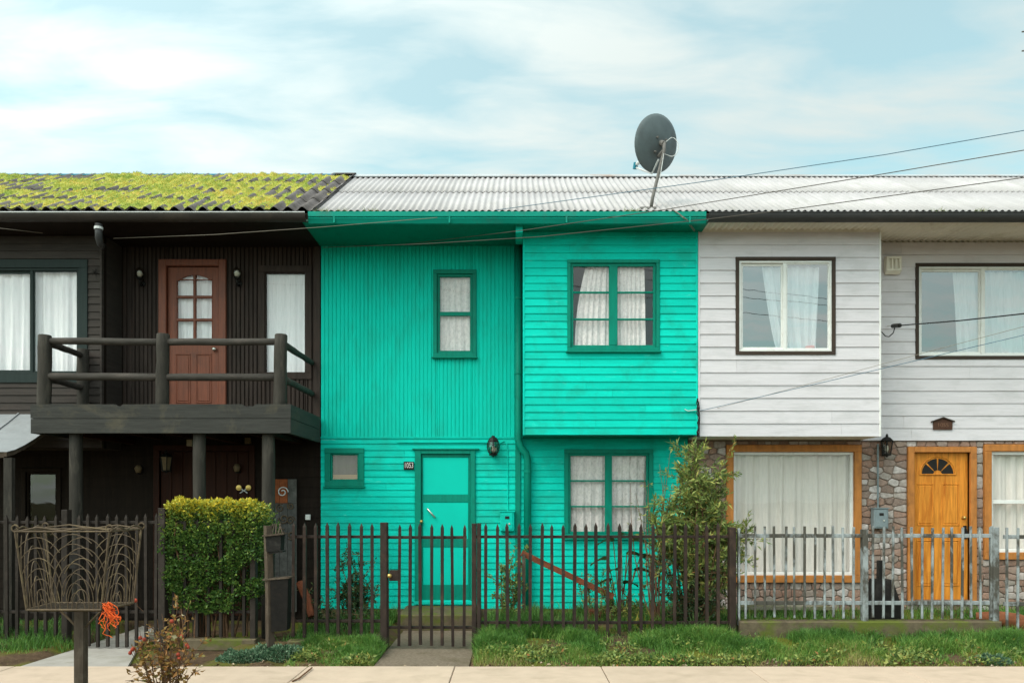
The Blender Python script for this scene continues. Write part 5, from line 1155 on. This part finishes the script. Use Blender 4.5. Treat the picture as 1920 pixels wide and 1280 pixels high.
MB().tube([P(1678, 613, 10.1), P(1675, 624, 10.2), P(1667, 631, 10.3), P(1660, 630, 10.35), P(1653, 622, 10.4)], .007, 6).build('drip_loop', M['cableblack'], r)
r = thing('service_cable', 'tangled black junction wires in the gap between turquoise and white bays', 'cable', P(1308, 790, YB))
tb_ = MB()
for k in range(5):
    x = PX(1308, YB-.03); tb_.tube([(x+random.uniform(-.02, .02), YB-.04-random.random()*.03, PZ(748+i*9, YB)) for i in range(9)], .007, 5)
tb_.build('wire_bundle', M['cableblack'], r); MB().tube([P(1284, 767, YB-.02), P(1290, 770, YB-.05), P(1306, 768, YB-.04)], .006, 6).build('hook', M['palemetal'], r)
r = thing('drop_lead', 'pale cable lead dropping from roof edge at the dish to the bay', 'cable', P(1262, 395, YE))
MB().tube([P(1258, 391, YE-.06), P(1275, 402, YE-.09), P(1288, 412, YE-.06), P(1303, 432, YE+.2)], .005, 6).build('lead', M['cablepale'], r); MB().tube([P(1261, 392, YE-.06), P(1281, 408, YE-.09), P(1302, 434, YE+.2)], .004, 6).build('second_lead', M['cablepale'], r)

# ---------------------------------------------------------------- wire basket on a post
YW = 5.4; pc_ = PX(152, YW)
r = thing('wire_basket', 'rusty wire litter basket with fan shaped ribs on a wooden post', 'litter basket', (pc_, YW, 0))
MB().box(pc_-.032, pc_+.032, YW-.032, YW+.032, -.05, .845).build('post', M['oldwood'], r)
fz, rz = .865, 1.40
fl_ = [(-.375, -.19), (.14, -.19), (.375, .19), (-.17, .19)]
fl_ = [(PX(50, YW-.18)-pc_, -.18), (PX(190, YW-.18)-pc_, -.18), (PX(250, YW+.18)-pc_, .18), (PX(100, YW+.18)-pc_, .18)]
rm_ = [(PX(28, YW-.25)-pc_, -.25), (PX(205, YW-.25)-pc_, -.25), (PX(265, YW+.25)-pc_, .25), (PX(85, YW+.25)-pc_, .25)]
fp = [Vector((pc_+x, YW+y, fz)) for x, y in fl_]; rp_ = [Vector((pc_+x, YW+y, rz)) for x, y in rm_]
for a in range(4): MB().tube([fp[a], rp_[a]], .007, 6).build('corner_rod', M['iron'], r)
rim = MB(); ffr = MB()
for a in range(4):
    p, q_ = rp_[a], rp_[(a+1) % 4]; rim.tube([p, q_], .007, 6); m_ = (p+q_)/2; rim.tube([p, p.lerp(q_, .25)+Vector((0,0,.028)), m_+Vector((0,0,.004)), p.lerp(q_, .75)+Vector((0,0,.03)), q_+Vector((0,0,.01))], .006, 6)
    ffr.tube([fp[a], fp[(a+1) % 4]], .008, 6)
    rim.tube([p+Vector((.022*math.cos(t), 0, .022+.022*math.sin(t))) for t in [i*.6 for i in range(12)]], .006, 5)
rim.build('rim', M['iron'], r); ffr.build('floor_frame', M['iron'], r)
for a in range(4):
    A, B, D, E = fp[a], fp[(a+1) % 4], rp_[(a+1) % 4], rp_[a]
    fan = MB()
    def uvp(u, v_): return A.lerp(B, u).lerp(E.lerp(D, u), v_) + Vector((0, 0, 0))
    for cu0 in (.22, .72) if a % 2 == 0 else (.5,):
        for k in range(1, 10):
            rr = k*.115*(1 if a % 2 == 0 else 1.5); seg_ = []
            for i in range(25):
                t = math.pi*i/24; u = cu0 + rr*.5*math.cos(t); v_ = rr*1.15*math.sin(t)
                if (cu0-.5 if cu0 == .5 else (0 if cu0 < .5 else .5)) <= u <= (1 if cu0 >= .5 else .5) and 0 <= v_ <= 1: seg_.append(uvp(u, v_))
                else:
                    if len(seg_) > 1: fan.tube(seg_, .0033, 5)
                    seg_ = []
            if len(seg_) > 1: fan.tube(seg_, .0033, 5)
    fan.build('rib_panel', M['iron'], r, kind='stuff')
for i in range(13):
    t = (i+.5)/13; a = fp[0].lerp(fp[1], t); b = fp[3].lerp(fp[2], t); MB().tube([a, b], .0065, 4).build('floor_slat', M['oldwood'], r)
for i in range(5):
    t = (i+.5)/5; a = fp[0].lerp(fp[3], t)-Vector((0,0,.011)); b = fp[1].lerp(fp[2], t)-Vector((0,0,.011)); MB().tube([a, b], .005, 4).build('floor_bar', M['iron'], r)
MB().tube([(pc_+.03, YW, .72), (pc_+.16, YW, fz-.015)], .008, 5).build('brace', M['iron'], r); MB().tube([(pc_-.03, YW, .72), (pc_-.16, YW, fz-.015)], .008, 5).build('brace', M['iron'], r)
rpb = MB(); c0 = P(199, 1133, YW-.18)
for k in range(30):
    p = c0+Vector((random.uniform(-.03, .03), random.uniform(-.02, .02), random.uniform(-.02, .02))); ps = [p.copy()]; n = random.randint(7, 20)
    for i in range(n): p = p+Vector((random.uniform(-.018, .018)+.0025, random.uniform(-.008, .008), random.uniform(-.020, .004))); ps.append(p.copy())
    rpb.tube(ps, [.0026]*(len(ps)-2)+[.0018, .0008], 5)
tag(rpb.build('rope_tangle', M['rope']), 'frayed orange rope tangle hanging from the wire basket', 'rope')

# ---------------------------------------------------------------- vegetation
def grass(name, label, n, fx, hmin, hmax, mat='grass', wd=.006, vlo=0, vhi=.8, lean=(.2, 1.0), cat='grass'):
    pts, hs, v_ = fx(n); V_, q_, t_, a_ = blades(pts, hs*rng.uniform(hmin, hmax, len(pts)), wd, rng.uniform(*lean, len(pts)), np.clip(v_ + rng.normal(0, .16, len(pts)), 0, 1))
    return tag(link(name, npmesh(name, V_, q_, t_, a_), M[mat], kind='stuff'), label, cat)
def area(x0, x1, y0, y1, dens=1.0, clump=1.0, edge=.25, vbase=.42):
    def f(n):
        P_ = []; Hs = []; Vv = []
        while len(P_) < n:
            x = random.uniform(x0, x1); y = random.uniform(y0, y1)
            c = mnoise.noise(Vector((x*1.6, y*2.1, 1.7))) + .5*mnoise.noise(Vector((x*5, y*6, 4)))
            d_ = min(1, (y-y0)/edge) if edge else 1
            if random.random() > min(1, max(0.03, (.55+c*1.1*clump)*(.12+.88*d_**.8))): continue
            P_.append((x, y, gz(x, y)-.004)); Hs.append((.52+.75*max(-.45, c)+.25*random.random())*(.35+.65*d_)); Vv.append(vbase+.35*mnoise.noise(Vector((x*2.2, y*3.1, 8)))+.42*(1-d_))
        return np.array(P_), np.array(Hs), np.array(Vv)
    return f
ge0 = SW1+.03
grass('grass_verge', 'green grass verge between sidewalk and galvanised fence plinth', 30000, area(PX(1375, 8.0), 7.6, ge0, YF-.06, clump=1.7, edge=.5), .08, .215)
grass('grass_verge', 'green grass verge between sidewalk and long brown fence', 30000, area(PX(890, 7.9), PX(1375, 8.0), ge0, YF+.05, clump=1.7, edge=.5), .07, .185)
grass('grass_verge', 'small grass patch between sidewalk and fence kerb left of the gravel entry', 11000, area(PX(555, 8.0), PX(714, 8.0), ge0, YF-.04, clump=1.6, edge=.4), .065, .16)
grass('grass_verge', 'dark grass patch under the dark fence by the canopy post', 6000, area(-7.2, PX(125, 8.2), 7.95, YF+.3, edge=.12, vbase=.3), .07, .2)
grass('garden_grass', 'long grass behind the galvanised fence', 7000, area(PX(1385, 8.8), 7.4, YF+.1, Y0-.15, edge=0, vbase=.35), .1, .24)
grass('garden_grass', 'weedy grass behind the brown fences', 12000, area(PX(905, 8.8), PX(1385, 8.8), YF+.02, Y0-.1, edge=0, vbase=.3), .09, .26)
grass('garden_grass', 'weedy grass between dark porch and turquoise wall', 4200, area(PX(540, 8.8), PX(718, 8.8), YF+.1, Y0-.4, edge=0, vbase=.3), .1, .28)
grass('garden_grass', 'short dark grass inside the black house garden', 4000, area(-7.2, PX(205, 9), YF+.3, 9.8, edge=0, vbase=.2), .05, .13)
grass('roof_edge_weeds', 'tiny weeds growing in the gutters along the eave', 260, lambda n: (np.array([(PX(random.choice((601, 640, 700, 1183, 1190, 1765, 1840))+random.gauss(0, 9), YE), YE-.03, ZE-.04) for _ in range(n)]), np.ones(n), np.full(n, .8)), .04, .10, vlo=.5)
def weeds(label, x0, x1, n, seed):
    P_ = []; D_ = []
    while len(P_) < n:
        x = random.uniform(x0, x1); y = SW1+.06+abs(random.gauss(0, .28)); c = mnoise.noise(Vector((x*2.4, y*3, seed)))
        if c < .05 or y > YF-.08: continue
        P_.append((x, y, gz(x, y)+random.uniform(.005, .07))); D_.append((random.gauss(0, .8), random.gauss(-.2, .7), .45+random.gauss(0, .3)))
    tag(leaves('low_weeds', np.array(P_), np.array(D_), rng.uniform(.025, .06, n), rng.uniform(.014, .03, n), np.clip(rng.normal(.5, .25, n), 0, 1), M['willow'], kind='stuff'), label, 'weeds')
weeds('small leafy weeds in the verge before the galvanised fence', PX(1380, 8), 7.2, 2600, 3)
weeds('small leafy weeds in the verge before the long brown fence', PX(900, 8), PX(1380, 8), 2300, 5)
weeds('small leafy weeds in the grass patch left of the gravel entry', PX(560, 8), PX(708, 8), 900, 8)
# ground litter of dead leaves along the sidewalk edge
n = 420; xs_ = rng.uniform(-5.4, 7.0, n); ys_ = SW1 + np.abs(rng.normal(0, .10, n)) + .01
keep = (xs_ > PX(330, 7.5)); xs_, ys_ = xs_[keep], ys_[keep]; n = len(xs_)
an = rng.uniform(0, 6.28, n)
tag(leaves('leaf_litter', np.stack([xs_, ys_, np.array([gz(a_, b_)+.012 for a_, b_ in zip(xs_, ys_)])], 1), np.stack([np.cos(an), np.sin(an), rng.uniform(-.05, .25, n)], 1), rng.uniform(.02, .055, n), rng.uniform(.015, .03, n), rng.random(n), M['litter'], kind='stuff'), 'dead brown leaves lying along the sidewalk edge', 'leaves')
tw = MB().tube([P(548, 1277, 6.82)+Vector((0,0,.0)), gp(560, 1274)+Vector((0,0,.01)), gp(585, 1254)+Vector((0,0,.012))], .008, 5).build('fallen_twig', M['stem']); tag(tw, 'short brown twig lying on the sidewalk', 'twig')
tw.location.z = .004
# square hedge
def hedge():
    hx0, hx1, hz0, hz1, hy0, hy1 = PX(302, YF), PX(482, YF), .27, PZ(941, YF), YF-.02, 8.82
    r = thing('hedge', 'clipped square hedge with yellow green top behind the dark picket fence', 'hedge', ((hx0+hx1)/2, (hy0+hy1)/2, 0))
    n = 15000; P_ = []; D_ = []; v_ = []
    while len(P_) < n:
        f = random.random(); dd = abs(random.gauss(0, .07))
        if f < .62: p = Vector((random.uniform(hx0, hx1), hy0+dd, random.uniform(hz0, hz1))); nn = Vector((0, -1, .35))
        elif f < .80: p = Vector((random.uniform(hx0, hx1), random.uniform(hy0, hy1), hz1-dd)); nn = Vector((0, -.2, 1))
        elif f < .90: p = Vector((hx1-dd, random.uniform(hy0, hy1), random.uniform(hz0, hz1))); nn = Vector((1, 0, .3))
        else: p = Vector((hx0+dd, random.uniform(hy0, hy1), random.uniform(hz0, hz1))); nn = Vector((-1, 0, .3))
        bump = .07*mnoise.noise(p*3.2)+.045*mnoise.noise(p*9)
        gapn = mnoise.noise(p*5.5+Vector((9, 2, 1)))
        low = hz0 + .07 + .3*mnoise.noise(Vector((p.x*4, 0, 7))) + (.17 if p.x > hx1-.25 else 0)
        if p.z < low+.06 or gapn < -.30: continue
        rx = min(p.x-hx0, hx1-p.x); rz = hz1-p.z
        if rx < .15 and rz < .15 and (rx-.15)**2+(rz-.15)**2 > .0225: continue
        p += nn*bump; 
        P_.append(p); D_.append(nn*.9+Vector((random.gauss(0, .6), random.gauss(0, .5), random.gauss(0, .55))))
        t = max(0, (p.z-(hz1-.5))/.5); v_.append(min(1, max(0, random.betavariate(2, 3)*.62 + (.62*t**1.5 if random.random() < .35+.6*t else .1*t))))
    for k in range(420):
        p = Vector((hx1+random.uniform(-.05, .16), random.uniform(hy0, hy1), random.uniform(1.0, hz1-.02)))
        if (p.x-hx1) > .16*(1-abs(p.z-1.3)/.4): continue
        P_.append(p); D_.append(Vector((random.gauss(.5, .5), random.gauss(-.3, .5), random.gauss(.4, .5)))); v_.append(min(1, random.betavariate(2, 3)*.6+max(0, p.z-1.35)*1.6))
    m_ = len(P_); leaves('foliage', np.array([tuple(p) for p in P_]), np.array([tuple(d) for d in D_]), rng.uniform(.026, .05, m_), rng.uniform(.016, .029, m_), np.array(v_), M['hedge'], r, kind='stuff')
    st_ = MB()
    for k in range(26):
        x = random.uniform(hx0+.08, hx1-.08); y = random.uniform(hy0+.1, hy1-.1); ps = [Vector((x, y, -.03))]
        for i in range(7): ps.append(ps[-1]+Vector((random.uniform(-.05, .05), random.uniform(-.05, .05), .2)))
        st_.tube([p for p in ps if p.z < hz1-.06], [.014-.0012*i for i in range(len([p for p in ps if p.z < hz1-.06]))], 5)
    st_.build('stem', M['stem'], r, kind='stuff')
    # inner leaves fill the body
    n2 = 5000; pp = np.stack([rng.uniform(hx0+.05, hx1-.05, n2), rng.uniform(hy0+.1, hy1-.05, n2), rng.uniform(hz0+.12, hz1-.05, n2)], 1)
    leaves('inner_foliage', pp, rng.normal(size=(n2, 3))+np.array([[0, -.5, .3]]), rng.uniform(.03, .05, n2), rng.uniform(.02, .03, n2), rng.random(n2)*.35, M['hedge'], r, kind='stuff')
hedge()
def bush(name, label, base, tips, nl, ll, lw, mat, spread=.10, vr=(0, .9), stem=.012, cat='shrub', droop=0.0, along=.55, stemmat='stem', curve=.12, sub=4, tipv=0.0):
    """stems from the base to each tip, with twigs and leaves along their outer part"""
    base = Vector(base); r = thing(name, label, cat, base); P_ = []; D_ = []; v_ = []
    st_ = MB()
    for tp in tips:
        tp = Vector(tp); w_ = 1.0
        b0 = base + Vector((random.uniform(-.08, .08), random.uniform(-.06, .06), 0)); ps = []
        side = Vector((random.uniform(-1, 1), random.uniform(-1, 1), 0))*curve*(tp-b0).length
        for i in range(9):
            t = i/8; p = b0.lerp(tp, t) + side*math.sin(math.pi*t)*.5; p.x += random.uniform(-.008, .008); p.z -= droop*t*t; ps.append(p)
        st_.tube(ps, [stem*(1-.8*i/8) for i in range(9)], 5)
        for s in range(sub):
            t = random.uniform(along, .97); i0 = min(7, int(t*8)); p = ps[i0].lerp(ps[i0+1], t*8-i0); q_ = p+Vector((random.gauss(0, spread), random.gauss(0, spread*.8), random.gauss(spread*.4, spread*.7)))
            st_.tube([p, (p+q_)/2+Vector((0, 0, .01)), q_], [.004, .003, .0015], 4)
            for k in range(max(1, nl//(sub+1))):
                u = random.random(); c = p.lerp(q_, u)+Vector((random.gauss(0, .012), random.gauss(0, .012), random.gauss(0, .012)))
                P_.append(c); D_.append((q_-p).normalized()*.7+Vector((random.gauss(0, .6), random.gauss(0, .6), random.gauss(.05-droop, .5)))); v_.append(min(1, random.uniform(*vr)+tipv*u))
        for k in range(nl//(sub+1)):
            t = random.uniform(along, 1); i0 = min(7, int(t*8)); c = ps[i0].lerp(ps[i0+1], t*8-i0)
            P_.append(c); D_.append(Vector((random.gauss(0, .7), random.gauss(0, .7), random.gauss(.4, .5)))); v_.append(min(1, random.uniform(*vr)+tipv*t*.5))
    st_.build('stems', M[stemmat], r, kind='stuff'); m_ = len(P_)
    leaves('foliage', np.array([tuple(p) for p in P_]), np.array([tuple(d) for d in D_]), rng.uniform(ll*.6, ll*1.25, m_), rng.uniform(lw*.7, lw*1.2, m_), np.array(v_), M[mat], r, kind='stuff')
    return r
YT = 9.15
tips = [P(px, py, YT+random.uniform(-.3, .3)) for px, py in [(1296, 818), (1293, 835), (1299, 845), (1288, 850), (1302, 860), (1322, 872), (1352, 862), (1348, 880), (1325, 885), (1290, 880), (1290, 905), (1325, 900), (1262, 935), (1300, 940), (1340, 920), (1362, 940), (1275, 965), (1310, 975), (1345, 965), (1370, 975), (1255, 990), (1290, 1005), (1330, 1000), (1360, 1010), (1395, 985), (1402, 978), (1318, 1030), (1285, 1040), (1345, 1040), (1268, 1020), (1305, 880), (1335, 945), (1240, 960), (1370, 1030), (1300, 1070), (1340, 1080), (1360, 1060), (1320, 1110)]]
tips += [P(px, py, YT+random.uniform(-.25, .3)) for px, py in [(1225, 950), (1240, 985), (1232, 1010), (1255, 930), (1270, 900), (1280, 925), (1262, 975), (1248, 1005), (1310, 925), (1318, 955), (1275, 1000), (1385, 1000), (1350, 990), (1300, 985)]]
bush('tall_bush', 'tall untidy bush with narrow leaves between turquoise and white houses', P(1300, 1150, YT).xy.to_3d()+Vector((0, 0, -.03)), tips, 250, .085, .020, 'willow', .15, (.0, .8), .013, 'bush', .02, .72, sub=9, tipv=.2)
tips = [P(px, py, 9.1+random.uniform(-.2, .2)) for px, py in [(1182, 905), (1192, 925), (1206, 885), (1215, 900), (1226, 935), (1236, 870), (1248, 890), (1256, 850), (1262, 905), (1212, 940), (1200, 960), (1240, 940)]]
bush('bare_stem_shrub', 'thin bare stemmed shrub rising before the lower turquoise window', P(1232, 1150, 9.1).xy.to_3d()+Vector((0, 0, -.03)), tips, 22, .045, .012, 'willow', .05, (.3, .95), .010, 'shrub', 0, .5, sub=3)
tips = [P(px, py, 9.6+random.uniform(-.2, .2)) for px, py in [(640, 1060), (655, 1030), (665, 1050), (680, 1075), (690, 1095), (650, 1085), (632, 1090), (670, 1110), (645, 1115), (672, 1035), (698, 1110)]]
bush('dark_shrub', 'rounded dark green shrub against turquoise boards left of the door', P(660, 1150, 9.6).xy.to_3d()+Vector((0, 0, -.03)), tips, 330, .045, .016, 'shrub', .12, (0, .9), .010, 'shrub', 0, .4, sub=8)
tips = [P(px, py, 9.5+random.uniform(-.2, .2)) for px, py in [(955, 1015), (968, 1020), (985, 1030), (940, 1060), (960, 1070), (945, 1100), (935, 1120), (975, 1090), (950, 1130), (985, 1060), (928, 1110)]]
bush('climbing_shrub', 'leafy climber below the turquoise meter box', P(955, 1155, 9.5).xy.to_3d()+Vector((0, 0, -.03)), tips, 200, .042, .02, 'willow', .08, (0, .85), .010, 'shrub', 0, .4, sub=5)
tips = [P(px, py, 9.35+random.uniform(-.1, .1)) for px, py in [(1090, 1075), (1100, 1068), (1085, 1095), (1110, 1085), (1132, 1070), (1128, 1090), (1104, 1105)]]
bush('small_vine', 'small vine hanging over the leaning rust red plank', P(1108, 1150, 9.35).xy.to_3d()+Vector((0, 0, -.03)), tips, 60, .035, .016, 'willow', .05, (.1, .95), .006, 'vine', 0, .6, sub=4)
tips = [P(px, py, 8.95+random.uniform(-.2, .25)) for px in range(1225, 1375, 11) for py in (random.uniform(1045, 1080), random.uniform(1090, 1135))]
bush('dense_shrub', 'dense dark undergrowth shrub behind the fence under the tall bush', P(1305, 1150, 8.95).xy.to_3d()+Vector((0, 0, -.03)), tips, 130, .05, .02, 'shrub', .10, (0, 1), .007, 'shrub', 0, .3, sub=6)
tips = [P(px, py, 9.3+random.uniform(-.2, .2)) for px, py in [(1135, 1110), (1150, 1095), (1165, 1120), (1180, 1100), (1195, 1125), (1210, 1090), (1125, 1128)]]
bush('low_shrub', 'low mixed green shrub at the foot of the broad leaf plant', P(1168, 1150, 9.3).xy.to_3d()+Vector((0, 0, -.03)), tips, 120, .045, .02, 'willow', .09, (0, .9), .006, 'shrub', 0, .3, sub=6)
tips = [P(px, py, 9.3+random.uniform(-.2, .2)) for px, py in [(570, 1110), (585, 1125), (600, 1115), (612, 1130), (630, 1135), (648, 1140), (690, 1130), (702, 1140)]]
bush('low_shrub', 'low dark weeds between the black porch corner and the rounded shrub', P(630, 1165, 9.3).xy.to_3d()+Vector((0, 0, -.03)), tips, 110, .05, .018, 'shrub', .09, (.1, 1), .006, 'shrub', 0, .25, sub=6)
# broad leaf plant
r = thing('broad_leaf_plant', 'broad leaved dark plant behind the fence by the planter', 'plant', P(1160, 1150, 9.45).xy.to_3d())
for k, (px, py, ln, aa) in enumerate([(1150, 1015, .3, -1), (1175, 1040, .3, 1), (1140, 1050, .28, -1), (1185, 1015, .3, 1), (1160, 1070, .26, -.4), (1190, 1070, .3, 1), (1145, 1090, .25, -1), (1170, 1095, .25, .5), (1200, 1045, .28, 1.2), (1165, 1005, .25, .2)]):
    tp = P(px, py, 9.35+random.uniform(-.15, .15)); b0 = Vector((PX(1163, 9.45)+random.uniform(-.05, .05), 9.45, -.03)); n = 7; V_ = []; ax = Vector((aa*.8, -.35, .25)).normalized(); sd = ax.cross(Vector((0, .5, 1))).normalized()
    for i in range(n):
        t = i/(n-1); c = tp+ax*ln*t*.9+Vector((0, 0, -.16*ln*t*t*3)); w_ = .085*math.sin(math.pi*min(1, .06+t*.94))**.7
        V_ += [c-sd*w_+Vector((0, 0, .02)), c, c+sd*w_+Vector((0, 0, .02))]
    q_ = [(3*i+j, 3*i+j+1, 3*i+j+4, 3*i+j+3) for i in range(n-1) for j in (0, 1)]
    lf = link('leaf', npmesh('leaf', [tuple(p) for p in V_], q_, None, [random.uniform(.3, .9)]*len(q_)), M['shrub'], r, True); setpar(MB().tube([b0, (b0+tp)/2+Vector((0, 0, .05)), tp], .006, 5).build('stalk', M['stem']), lf)
# strap leaf clumps
def straps(label, c, n, h, v0, v1, sp):
    c = Vector(c); pts = np.array([(c.x+random.gauss(0, sp), c.y+random.gauss(0, sp*.7), -.03) for _ in range(n)])
    r = thing('strap_leaf_clump', label, 'plant', (c.x, c.y, -.03)); V_, q_, t_, a_ = blades(pts, rng.uniform(h*.5, h*1.1, n), .03, rng.uniform(.15, .75, n), rng.uniform(v0, v1, n))
    link('foliage', npmesh('foliage', V_, q_, t_, a_), M['strap'], r, kind='stuff')
straps('yellow green strap leaf clump behind the long brown fence', P(1200, 1150, 8.95), 46, .42, .3, 1, .10)
straps('green strap leaf clump near the dark fence end post', P(1300, 1150, 8.75), 30, .40, .0, .6, .09)
straps('green strap leaves behind the fence kerb left of the turquoise house gate', P(668, 1160, 8.8), 34, .36, .0, .6, .14)
straps('pale strap leaves under the climbing shrub', P(1030, 1155, 9.2), 40, .26, .1, .5, .16)
# blue-green ground cover by the mailbox
def cover(label, cx, cy, rx, ry, n, hh, name='ground_cover'):
    P_ = []; D_ = []
    while len(P_) < n:
        a, b = random.uniform(-1, 1), random.uniform(-1, 1); d2_ = a*a+b*b
        if d2_ > 1: continue
        hz = hh*math.sqrt(1-d2_)*(.75+.5*mnoise.noise(Vector((a*3+cx, b*3, 2))))
        P_.append((cx+a*rx, cy+b*ry, -.03+hz*random.uniform(.55, 1.0))); D_.append((a*.5+random.gauss(0, .5), b*.5-.2+random.gauss(0, .5), .7+random.gauss(0, .4)))
    tag(leaves(name, np.array(P_), np.array(D_), rng.uniform(.02, .045, n), rng.uniform(.012, .02, n), rng.random(n), M['silver'], kind='stuff'), label, 'ground cover')
cover('blue green low herb clump at the foot of the mailbox post', PX(520, 7.9), 7.95, .32, .22, 3400, .17)
cover('blue green low herb clump spreading toward the sidewalk by the mossy kerb', PX(455, 7.8), 7.82, .26, .17, 2400, .14)
cover('pale herb clump in grass near the galvanised corner post', PX(1855, 7.7), 7.68, .22, .13, 1500, .11)
cover('grey green herb clump behind the long fence near the climber', PX(1010, 9.0), 9.0, .3, .25, 1800, .16)
# rose bush at the kerb side of the sidewalk
YRs = 5.85
tips = [P(px, py, YRs+random.uniform(-.15, .15)) for px, py in [(262, 1180), (252, 1215), (270, 1195), (285, 1172), (293, 1160), (305, 1150), (318, 1165), (335, 1115), (338, 1140), (355, 1130), (345, 1165), (330, 1180), (312, 1190), (296, 1205), (280, 1225), (352, 1200), (365, 1215), (325, 1210), (300, 1230), (340, 1230), (375, 1240), (255, 1245), (385, 1195), (270, 1240)]]
rb = bush('rose_bush', 'bare rose bush with brown leaves and red hips at the near sidewalk edge', (PX(312, YRs), YRs, -.03), tips, 26, .045, .028, 'rose', .06, (0, 1.0), .007, 'bush', 0, .38, sub=5, curve=.08)
for px, py in ((263, 1195), (270, 1198), (264, 1206), (248, 1217), (244, 1223), (250, 1215), (350, 1208), (352, 1212), (334, 1226), (336, 1234), (254, 1125), (340, 1192), (322, 1164)):
    p = P(px, py, YRs-.06); hp = MB().lathe(p, [(.004, -.016), (.013, -.010), (.015, 0), (.011, .011), (.004, .015)], 8).build('rose_hip', M['hip'], rb, True)
    MB().tube([p+Vector((0, 0, .012)), p+Vector((random.uniform(-.01, .02), .05, -.05)), p+Vector((.03, .06, -.09))], .0025, 4).build('hip_stalk', M['stem'], hp)
# dry twig ornament on the bay corner board
tg = MB()
for k in range(9):
    p = P(178, 512, YKB-.03); q_ = p+Vector((random.uniform(-.07, .07), random.uniform(-.03, 0), random.uniform(-.1, .09))); tg.tube([p, (p+q_)/2+Vector((random.uniform(-.02, .02), 0, .015)), q_], .003, 4)
tag(tg.build('twig_ornament', M['blackmetal']), 'small bunch of dark twigs fixed to black boards beside the sliding window', 'ornament')
